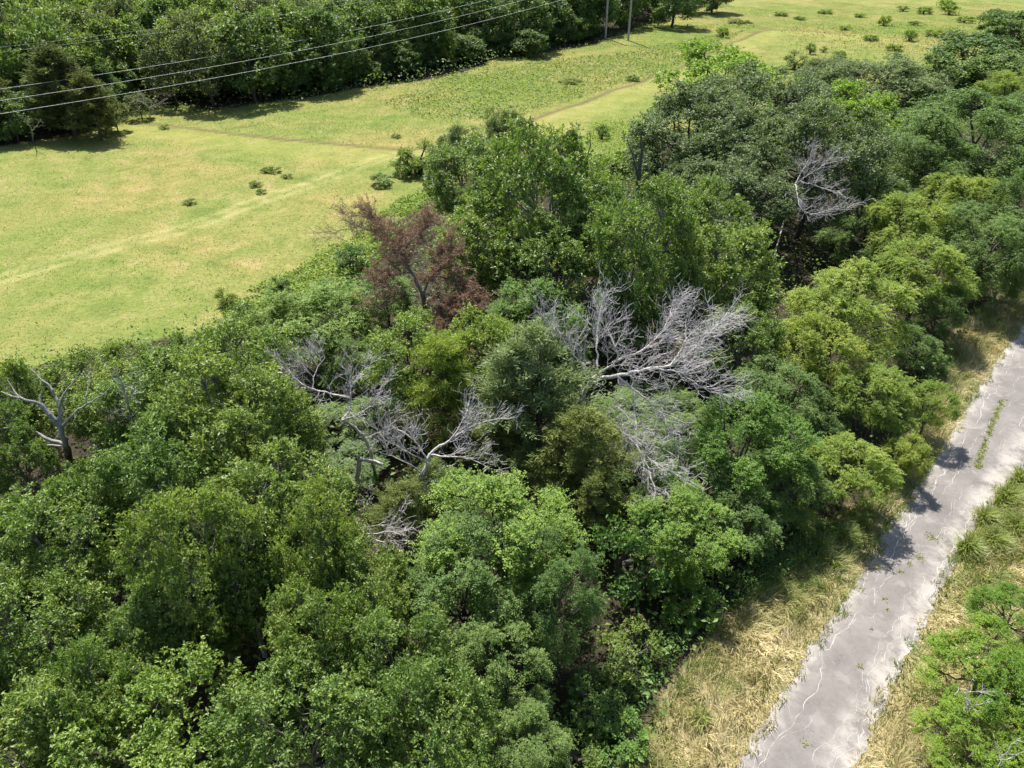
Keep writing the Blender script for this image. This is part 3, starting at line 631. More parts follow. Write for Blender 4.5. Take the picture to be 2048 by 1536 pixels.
    ('far', -75.33, 157.55, 12.83, 4.92, 'mid green treetop, sixth one back behind the dark cedar among the far trees above the', 'trees inside the far wood'),
    ('fargrey', -65.76, 156.84, 12.24, 4.72, 'greyish green treetop, fourth one back behind the grey green far tree behind the meadow path', 'trees inside the far wood'),
    ('fargrey', -59.52, 154.4, 13.26, 4.86, 'greyish green treetop, seventh one back behind the tall grey green tree at the near face', 'trees inside the far wood'),
    ('fargrey', -49.19, 157.95, 13.76, 4.71, 'greyish green treetop, third one back behind the bright green tree rising behind the wires', 'trees inside the far wood'),
    ('farbright', -43.49, 155.81, 12.61, 4.82, 'bright green treetop, fifth one back behind the bright topped tree in the middle', 'trees inside the far wood'),
    ('farbright', -35.16, 156.84, 11.12, 5.18, 'bright green treetop, fourth one back behind the dark tree right of the bright topped far', 'trees inside the far wood'),
    ('far', -26.95, 157.4, 12.14, 4.89, 'mid green treetop, second one back behind the brownish far tree in the middle of the', 'trees inside the far wood'),
    ('fargrey', -16.92, 157.81, 10.7, 5.39, 'greyish green treetop, third one back behind the shaded far tree left of the brownish cedar', 'trees inside the far wood'),
    ('farbright', -13.08, 154.77, 13.04, 4.51, 'bright green treetop, first one back behind the brownish cedar shaded at the far wood face', 'trees inside the far wood'),
    ('fargrey', -111.08, 164.64, 11.45, 5.3, 'greyish green treetop, thirteenth one back behind the olive cedar at the left edge', 'trees inside the far wood'),
    ('far', -103.89, 165.47, 10.63, 4.73, 'mid green treetop, seventh one back behind the olive cedar behind the left end', 'trees inside the far wood'),
    ('farbright', -95.03, 163.01, 10.67, 5.55, 'bright green treetop, eleventh one back behind the brown olive cedar standing forward', 'trees inside the far wood'),
    ('farbright', -88.39, 165.93, 14.23, 4.99, 'bright green treetop, fifth one back behind the bright green far tree behind the cedars', 'trees inside the far wood'),
    ('farbright', -75.1, 161.56, 13.65, 5.78, 'bright green treetop, seventh one back behind the dark cedar among the far trees above the', 'trees inside the far wood'),
    ('far', -69.69, 160.84, 14.43, 5.75, 'mid green treetop, fifth one back behind the grey green far tree behind the meadow path', 'trees inside the far wood'),
    ('farbright', -60.7, 162.33, 12.67, 4.82, 'bright green treetop, eighth one back behind the tall grey green tree at the near face', 'trees inside the far wood'),
    ('fargrey', -51.92, 162.01, 14.09, 5.89, 'greyish green treetop, fourth one back behind the bright green tree rising behind the wires', 'trees inside the far wood'),
    ('farbright', -45.5, 163.55, 12.59, 5.23, 'bright green treetop, sixth one back behind the bright topped tree in the middle', 'trees inside the far wood'),
    ('farbright', -39.45, 161.67, 11.23, 6.13, 'bright green treetop, fifth one back behind the dark tree right of the bright topped far', 'trees inside the far wood'),
    ('fargrey', -30.79, 162.3, 11.5, 4.67, 'greyish green treetop, second one back behind the far tree with low branches above the long', 'trees inside the far wood'),
    ('farbright', -23.55, 163.25, 13.35, 6.11, 'bright green treetop, third one back behind the brownish far tree in the middle of the', 'trees inside the far wood'),
    ('far', -14.69, 162.76, 11.05, 5.55, 'mid green treetop, fourth one back behind the shaded far tree left of the brownish cedar', 'trees inside the far wood'),
    ('farbright', -5.79, 163.91, 10.83, 5.91, 'bright green treetop, first one back behind the shaded far tree above the meadow weeds', 'trees inside the far wood'),
    ('far', 5.94, 165.11, 10.56, 5.31, 'mid green treetop, first one back behind the dark olive cedar just left of the tall', 'trees inside the far wood'),
    ('farbright', -117.85, 173.86, 13.68, 4.96, 'bright green treetop, fourteenth one back behind the olive cedar at the left edge', 'trees inside the far wood'),
    ('farbright', -108.86, 174.18, 11.83, 5.08, 'bright green treetop, eighth one back behind the olive cedar behind the left end', 'trees inside the far wood'),
    ('fargrey', -102.43, 174.31, 10.83, 5.38, 'greyish green treetop, ninth one back behind the olive cedar behind the left end', 'trees inside the far wood'),
    ('farbright', -97.53, 172.17, 12.44, 5.0, 'bright green treetop, twelfth one back behind the brown olive cedar standing forward', 'trees inside the far wood'),
    ('farbright', -85.72, 169.02, 11.27, 5.55, 'bright green treetop, sixth one back behind the bright green far tree behind the cedars', 'trees inside the far wood'),
    ('farbright', -80.65, 171.4, 13.37, 5.4, 'bright green treetop, eighth one back behind the dark cedar among the far trees above the', 'trees inside the far wood'),
    ('farbright', -67.05, 170.05, 11.18, 5.02, 'bright green treetop, ninth one back behind the tall grey green tree at the near face', 'trees inside the far wood'),
    ('far', -63.87, 172.51, 13.46, 5.39, 'mid green treetop, tenth one back behind the tall grey green tree at the near face', 'trees inside the far wood'),
    ('farbright', -53.6, 172.29, 13.85, 5.92, 'bright green treetop, fifth one back behind the bright green tree rising behind the wires', 'trees inside the far wood'),
    ('far', -43.3, 170.37, 12.45, 5.9, 'mid green treetop, sixth one back behind the dark tree right of the bright topped far', 'trees inside the far wood'),
    ('far', -33.95, 170.56, 12.7, 4.94, 'mid green treetop, third one back behind the far tree with low branches above the long', 'trees inside the far wood'),
    ('far', -28.24, 174.19, 10.99, 4.67, 'mid green treetop, fourth one back behind the brownish far tree in the middle of the', 'trees inside the far wood'),
    ('fargrey', -20.72, 169.81, 10.69, 6.08, 'greyish green treetop, fifth one back behind the shaded far tree left of the brownish cedar', 'trees inside the far wood'),
    ('fargrey', -10.57, 170.61, 10.94, 5.68, 'greyish green treetop, second one back behind the brownish cedar shaded at the far wood face', 'trees inside the far wood'),
    ('far', -3.62, 170.91, 13.17, 5.0, 'mid green treetop, second one back behind the shaded far tree above the meadow weeds', 'trees inside the far wood'),
    ('far', 6.29, 169.39, 13.35, 5.55, 'mid green treetop, second one back behind the dark olive cedar just left of the tall', 'trees inside the far wood'),
    ('far', 13.37, 173.72, 12.18, 5.02, 'mid green treetop, first one back behind the shaded far tree behind the left tall pole', 'trees inside the far wood'),
    ('far', -82.87, 178.4, 13.19, 4.86, 'mid green treetop, ninth one back behind the dark cedar among the far trees above the', 'trees inside the far wood'),
    ('far', -74.2, 180.82, 10.85, 6.18, 'mid green treetop, twelfth one back behind the tall grey green tree at the near face', 'trees inside the far wood'),
    ('farbright', -69.21, 181.78, 13.32, 5.38, 'bright green treetop, eleventh one back behind the tall grey green tree at the near face', 'trees inside the far wood'),
    ('farbright', -55.12, 180.69, 11.32, 5.05, 'bright green treetop, sixth one back behind the bright green tree rising behind the wires', 'trees inside the far wood'),
    ('fargrey', -46.74, 178.3, 11.5, 4.88, 'greyish green treetop, seventh one back behind the bright topped tree in the middle', 'trees inside the far wood'),
    ('far', -40.99, 178.86, 11.35, 6.05, 'mid green treetop, seventh one back behind the dark tree right of the bright topped far', 'trees inside the far wood'),
    ('far', -22.66, 180.07, 12.04, 6.44, 'mid green treetop, seventh one back behind the shaded far tree left of the brownish cedar', 'trees inside the far wood'),
    ('far', -16.27, 178.75, 13.73, 5.22, 'mid green treetop, sixth one back behind the shaded far tree left of the brownish cedar', 'trees inside the far wood'),
    ('fargrey', 4.15, 182.35, 12.89, 5.49, 'greyish green treetop, first one back behind the shaded far tree left of the tall poles', 'trees inside the far wood'),
    ('farbright', 12.77, 179.56, 12.42, 5.37, 'bright green treetop, third one back behind the dark olive cedar just left of the tall', 'trees inside the far wood'),
    ('far', 19.42, 181.65, 11.3, 5.33, 'mid green treetop, second one back behind the shaded far tree behind the left tall pole', 'trees inside the far wood'),
    ('farbright', -123.09, 186.77, 12.55, 6.1, 'bright green treetop, fifteenth one back behind the olive cedar at the left edge', 'trees inside the far wood'),
    ('farbright', -105.09, 191.4, 12.69, 4.96, 'bright green treetop, thirteenth one back behind the brown olive cedar standing forward', 'trees inside the far wood'),
    ('farbright', -95.7, 187.0, 12.73, 5.54, 'bright green treetop, seventh one back behind the bright green far tree behind the cedars', 'trees inside the far wood'),
    ('fargrey', -87.51, 188.21, 11.78, 5.28, 'greyish green treetop, tenth one back behind the dark cedar among the far trees above the', 'trees inside the far wood'),
    ('farbright', -70.63, 190.69, 11.88, 6.34, 'bright green treetop, thirteenth one back behind the tall grey green tree at the near face', 'trees inside the far wood'),
    ('fargrey', -59.49, 188.91, 12.3, 5.22, 'greyish green treetop, seventh one back behind the bright green tree rising behind the wires', 'trees inside the far wood'),
    ('farbright', -23.89, 186.05, 11.39, 5.31, 'bright green treetop, eighth one back behind the shaded far tree left of the brownish cedar', 'trees inside the far wood'),
    ('farbright', -6.28, 191.1, 11.43, 6.08, 'bright green treetop, third one back behind the shaded far tree above the meadow weeds', 'trees inside the far wood'),
    ('fargrey', 3.95, 190.41, 11.8, 5.14, 'greyish green treetop, second one back behind the shaded far tree left of the tall poles', 'trees inside the far wood'),
    ('far', 16.9, 185.95, 10.88, 5.86, 'mid green treetop, third one back behind the shaded far tree behind the left tall pole', 'trees inside the far wood'),
    ('farbright', -116.76, 198.54, 12.49, 5.12, 'bright green treetop, tenth one back behind the olive cedar behind the left end', 'trees inside the far wood'),
    ('farbright', -98.49, 200.31, 11.68, 5.9, 'bright green treetop, eleventh one back behind the dark cedar among the far trees above the', 'trees inside the far wood'),
    ('farbright', -86.74, 194.3, 11.86, 5.44, 'bright green treetop, sixth one back behind the grey green far tree behind the meadow path', 'trees inside the far wood'),
    ('farbright', -80.11, 198.7, 11.75, 6.44, 'bright green treetop, fifteenth one back behind the tall grey green tree at the near face', 'trees inside the far wood'),
    ('farbright', -71.3, 194.68, 11.3, 6.35, 'bright green treetop, fourteenth one back behind the tall grey green tree at the near face', 'trees inside the far wood'),
    ('farbright', -45.47, 197.48, 12.07, 5.73, 'bright green treetop, eighth one back behind the dark tree right of the bright topped far', 'trees inside the far wood'),
    ('far', -23.15, 199.07, 12.16, 6.81, 'mid green treetop, ninth one back behind the shaded far tree left of the brownish cedar', 'trees inside the far wood'),
    ('far', 28.17, 196.82, 12.58, 5.82, 'mid green treetop, first one back behind the shaded far tree behind the right tall pole', 'trees inside the far wood'),
    ('far', -117.81, 203.82, 12.09, 6.81, 'mid green treetop, fourteenth one back behind the brown olive cedar standing forward', 'trees inside the far wood'),
    ('fargrey', -83.57, 203.5, 11.74, 5.26, 'greyish green treetop, seventh one back behind the grey green far tree behind the meadow path', 'trees inside the far wood'),
    ('farbright', -65.89, 204.03, 11.28, 5.46, 'bright green treetop, eighth one back behind the bright green tree rising behind the wires', 'trees inside the far wood'),
    ('fargrey', -37.21, 204.99, 11.85, 5.3, 'greyish green treetop, fourth one back behind the far tree with low branches above the long', 'trees inside the far wood'),
    ('farbright', -27.38, 207.41, 11.71, 5.66, 'bright green treetop, fifth one back behind the brownish far tree in the middle of the', 'trees inside the far wood'),
    ('farbright', 31.49, 208.93, 11.61, 6.94, 'bright green treetop, second one back behind the shaded far tree behind the right tall pole', 'trees inside the far wood'),
    ('far', -137.36, 213.7, 11.6, 5.49, 'mid green treetop, sixteenth one back behind the olive cedar at the left edge', 'trees inside the far wood'),
    ('farbright', -107.94, 212.82, 11.54, 7.05, 'bright green treetop, eighth one back behind the bright green far tree behind the cedars', 'trees inside the far wood'),
    ('far', 25.47, 218.69, 11.36, 7.13, 'mid green treetop, third one back behind the shaded far tree behind the right tall pole', 'trees inside the far wood'),
    ('fargrey', -63.23, 90.22, 3.59, 2.84, 'low tree, first nearest at the foot of the olive cedar at the left edge', 'low trees at the foot of the far wood'),
    ('far', -64.53, 93.12, 5.31, 2.57, 'low tree, second nearest at the foot of the olive cedar at the left edge', 'low trees at the foot of the far wood'),
    ('far', -61.49, 95.72, 6.16, 2.46, 'low tree, first nearest at the foot of the olive cedar behind the left end', 'low trees at the foot of the far wood'),
    ('far', -57.81, 98.71, 4.33, 3.16, 'low tree, first nearest at the foot of the bright green far tree behind the cedars', 'low trees at the foot of the far wood'),
    ('far', -58.3, 102.84, 3.99, 2.47, 'low tree, third nearest at the foot of the bright green far tree behind the cedars', 'low trees at the foot of the far wood'),
    ('far', -56.14, 104.18, 7.05, 2.37, 'low tree, second nearest at the foot of the bright green far tree behind the cedars', 'low trees at the foot of the far wood'),
    ('farbright', -56.7, 106.44, 4.77, 2.48, 'low tree, first nearest at the foot of the dark cedar among the far trees above', 'low trees at the foot of the far wood'),
    ('far', -57.48, 110.18, 6.37, 3.19, 'low tree, second nearest at the foot of the dark cedar among the far trees above', 'low trees at the foot of the far wood'),
    ('far', -49.98, 116.11, 5.79, 2.25, 'low tree, second nearest at the foot of the tall grey green tree at the near', 'low trees at the foot of the far wood'),
    ('far', -44.9, 114.67, 6.01, 2.97, 'low tree, first nearest at the foot of the tall grey green tree at the near', 'low trees at the foot of the far wood'),
    ('fargrey', -43.69, 117.14, 4.48, 2.04, 'low tree, first nearest at the foot of the dark green tree at third of the', 'low trees at the foot of the far wood'),
    ('farbright', -38.25, 114.9, 5.0, 2.76, 'low tree, first nearest at the foot of the bright green tree rising behind the wires', 'low trees at the foot of the far wood'),
    ('far', -35.67, 117.66, 5.13, 3.18, 'low tree, second nearest at the foot of the bright topped tree in the middle', 'low trees at the foot of the far wood'),
    ('fargrey', -35.37, 117.48, 5.46, 2.33, 'low tree, first nearest at the foot of the bright topped tree in the middle', 'low trees at the foot of the far wood'),
    ('far', -35.44, 118.92, 5.75, 2.41, 'low tree, third nearest at the foot of the bright topped tree in the middle', 'low trees at the foot of the far wood'),
    ('far', -32.3, 121.29, 6.85, 1.87, 'low tree, first nearest at the foot of the dark tree right of the bright topped', 'low trees at the foot of the far wood'),
    ('farbright', -29.05, 122.07, 4.49, 2.35, 'low tree, second nearest at the foot of the dark tree right of the bright topped', 'low trees at the foot of the far wood'),
    ('far', -26.13, 126.83, 7.43, 2.84, 'low tree, first nearest at the foot of the far tree with low branches above the', 'low trees at the foot of the far wood'),
    ('farbright', -23.62, 127.2, 3.61, 2.1, 'low tree, second nearest at the foot of the far tree with low branches above the', 'low trees at the foot of the far wood'),
    ('fargrey', -22.6, 131.51, 5.91, 2.4, 'low tree, first nearest at the foot of the brownish far tree in the middle of', 'low trees at the foot of the far wood'),
    ('fargrey', -21.29, 133.51, 4.06, 2.62, 'low tree, third nearest at the foot of the brownish far tree in the middle of', 'low trees at the foot of the far wood'),
    ('farbright', -19.8, 134.62, 6.24, 3.14, 'low tree, second nearest at the foot of the brownish far tree in the middle of', 'low trees at the foot of the far wood'),
    ('far', -17.66, 136.55, 6.91, 2.62, 'low tree, first nearest at the foot of the shaded far tree left of the brownish', 'low trees at the foot of the far wood'),
    ('far', -14.65, 139.23, 4.03, 1.93, 'low tree, second nearest at the foot of the shaded far tree left of the brownish', 'low trees at the foot of the far wood'),
    ('farbright', -11.86, 140.44, 6.64, 1.9, 'low tree, first nearest at the foot of the brownish cedar shaded at the far wood', 'low trees at the foot of the far wood'),
    ('fargrey', -10.59, 143.63, 5.65, 2.25, 'low tree, second nearest at the foot of the brownish cedar shaded at the far wood', 'low trees at the foot of the far wood'),
    ('far', -7.67, 146.96, 4.23, 3.0, 'low tree, first nearest at the foot of the shaded far tree above the meadow weeds', 'low trees at the foot of the far wood'),
    ('far', -7.84, 149.97, 5.92, 2.51, 'low tree, third nearest at the foot of the brownish cedar shaded at the far wood', 'low trees at the foot of the far wood'),
    ('far', -2.11, 152.18, 5.05, 3.01, 'low tree, second nearest at the foot of the shaded far tree above the meadow weeds', 'low trees at the foot of the far wood'),
    ('far', -1.84, 154.94, 4.51, 2.78, 'low tree, third nearest at the foot of the shaded far tree above the meadow weeds', 'low trees at the foot of the far wood'),
    ('farbright', 1.57, 155.18, 4.12, 2.82, 'low tree, first nearest at the foot of the shaded far tree left of the tall', 'low trees at the foot of the far wood'),
    ('farbright', 3.58, 160.7, 7.29, 1.94, 'low tree, second nearest at the foot of the shaded far tree left of the tall', 'low trees at the foot of the far wood'),
    ('fargrey', 5.75, 160.98, 7.37, 2.23, 'low tree, first nearest at the foot of the dark olive cedar just left of the', 'low trees at the foot of the far wood'),
    ('far', 8.27, 163.16, 3.75, 2.94, 'low tree, second nearest at the foot of the dark olive cedar just left of the', 'low trees at the foot of the far wood'),
    ('fargrey', 11.65, 165.14, 6.13, 2.39, 'low tree, third nearest at the foot of the dark olive cedar just left of the', 'low trees at the foot of the far wood'),
    ('farbright', 13.0, 167.73, 5.52, 3.13, 'low tree, first nearest at the foot of the shaded far tree behind the left tall', 'low trees at the foot of the far wood'),
    ('farbright', 37.26, 207.02, 5.04, 2.66, 'low tree, first nearest at the foot of the lit far tree right of the tall', 'low trees at the foot of the far wood'),
    ('far', 38.09, 212.16, 4.15, 2.08, 'low tree, second nearest at the foot of the lit far tree right of the tall', 'low trees at the foot of the far wood'),
    ('far', 40.54, 214.55, 5.71, 1.91, 'low tree, first nearest at the foot of the far tree at the top edge where', 'low trees at the foot of the far wood'),
    ('farbright', 40.45, 216.13, 7.43, 3.19, 'low tree, second nearest at the foot of the far tree at the top edge where', 'low trees at the foot of the far wood'),
    ('fargrey', 43.47, 217.51, 4.99, 2.61, 'low tree, third nearest at the foot of the far tree at the top edge where', 'low trees at the foot of the far wood'),
    ('far', 46.22, 219.62, 4.79, 2.16, 'low tree, fourth nearest at the foot of the far tree at the top edge where', 'low trees at the foot of the far wood'),
    ('far', 48.55, 224.25, 4.45, 2.76, 'low tree, fifth nearest at the foot of the far tree at the top edge where', 'low trees at the foot of the far wood'),
    ('farbright', 49.89, 226.62, 5.37, 2.41, 'low tree, sixth nearest at the foot of the far tree at the top edge where', 'low trees at the foot of the far wood'),
    ('far', 50.68, 229.17, 6.17, 2.67, 'low tree, seventh nearest at the foot of the far tree at the top edge where', 'low trees at the foot of the far wood'),
    ('far', 48.98, 231.69, 3.64, 2.93, 'low tree, eighth nearest at the foot of the far tree at the top edge where', 'low trees at the foot of the far wood'),
    ('far', 52.43, 236.36, 3.8, 2.61, 'low tree, ninth nearest at the foot of the far tree at the top edge where', 'low trees at the foot of the far wood'),
    ('farbright', 53.97, 237.22, 4.46, 1.81, 'low tree, first nearest at the foot of the last far tree at the top edge', 'low trees at the foot of the far wood'),
    ('fargrey', 56.73, 239.84, 4.26, 2.32, 'low tree, second nearest at the foot of the last far tree at the top edge', 'low trees at the foot of the far wood'),
    ('farbright', 57.12, 241.24, 5.62, 1.87, 'low tree, third nearest at the foot of the last far tree at the top edge', 'low trees at the foot of the far wood'),
    ('far', 57.95, 244.95, 4.4, 2.92, 'low tree, fourth nearest at the foot of the last far tree at the top edge', 'low trees at the foot of the far wood'),
    ('far', 58.45, 250.46, 6.13, 1.9, 'low tree, fifth nearest at the foot of the last far tree at the top edge', 'low trees at the foot of the far wood'),
    ('far', 59.58, 251.96, 4.11, 2.5, 'low tree, sixth nearest at the foot of the last far tree at the top edge', 'low trees at the foot of the far wood'),
    ('farbright', 62.1, 254.51, 5.38, 2.92, 'low tree, seventh nearest at the foot of the last far tree at the top edge', 'low trees at the foot of the far wood'),
    ('fargrey', 64.13, 256.34, 4.65, 2.7, 'low tree, eighth nearest at the foot of the last far tree at the top edge', 'low trees at the foot of the far wood'),
    ('far', 63.22, 259.12, 4.25, 1.94, 'low tree, ninth nearest at the foot of the last far tree at the top edge', 'low trees at the foot of the far wood'),
    ('fargrey', 67.25, 263.45, 3.74, 1.85, 'low tree, tenth nearest at the foot of the last far tree at the top edge', 'low trees at the foot of the far wood'),
    ('farbright', 67.08, 265.86, 4.13, 1.95, 'low tree, eleventh nearest at the foot of the last far tree at the top edge', 'low trees at the foot of the far wood'),
    ('farbright', 69.54, 269.63, 4.3, 2.07, 'low tree, twelfth nearest at the foot of the last far tree at the top edge', 'low trees at the foot of the far wood'),
    ('fargrey', 71.35, 272.3, 6.81, 2.1, 'low tree, thirteenth nearest at the foot of the last far tree at the top edge', 'low trees at the foot of the far wood'),
    ('far', 71.71, 272.42, 3.58, 2.32, 'low tree, fourteenth nearest at the foot of the last far tree at the top edge', 'low trees at the foot of the far wood'),
    ('farbright', 71.95, 277.3, 6.73, 3.07, 'low tree, fifteenth nearest at the foot of the last far tree at the top edge', 'low trees at the foot of the far wood'),
    ('far', 75.81, 279.58, 7.38, 2.35, 'low tree, sixteenth nearest at the foot of the last far tree at the top edge', 'low trees at the foot of the far wood'),
    ('fargrey', 75.1, 284.32, 3.54, 2.29, 'low tree, eighteenth nearest at the foot of the last far tree at the top edge', 'low trees at the foot of the far wood'),
    ('farbright', 77.15, 285.64, 6.09, 2.03, 'low tree, seventeenth nearest at the foot of the last far tree at the top edge', 'low trees at the foot of the far wood'),
    ('farbright', 79.2, 289.2, 4.33, 3.2, 'low tree, nineteenth nearest at the foot of the last far tree at the top edge', 'low trees at the foot of the far wood'),
]
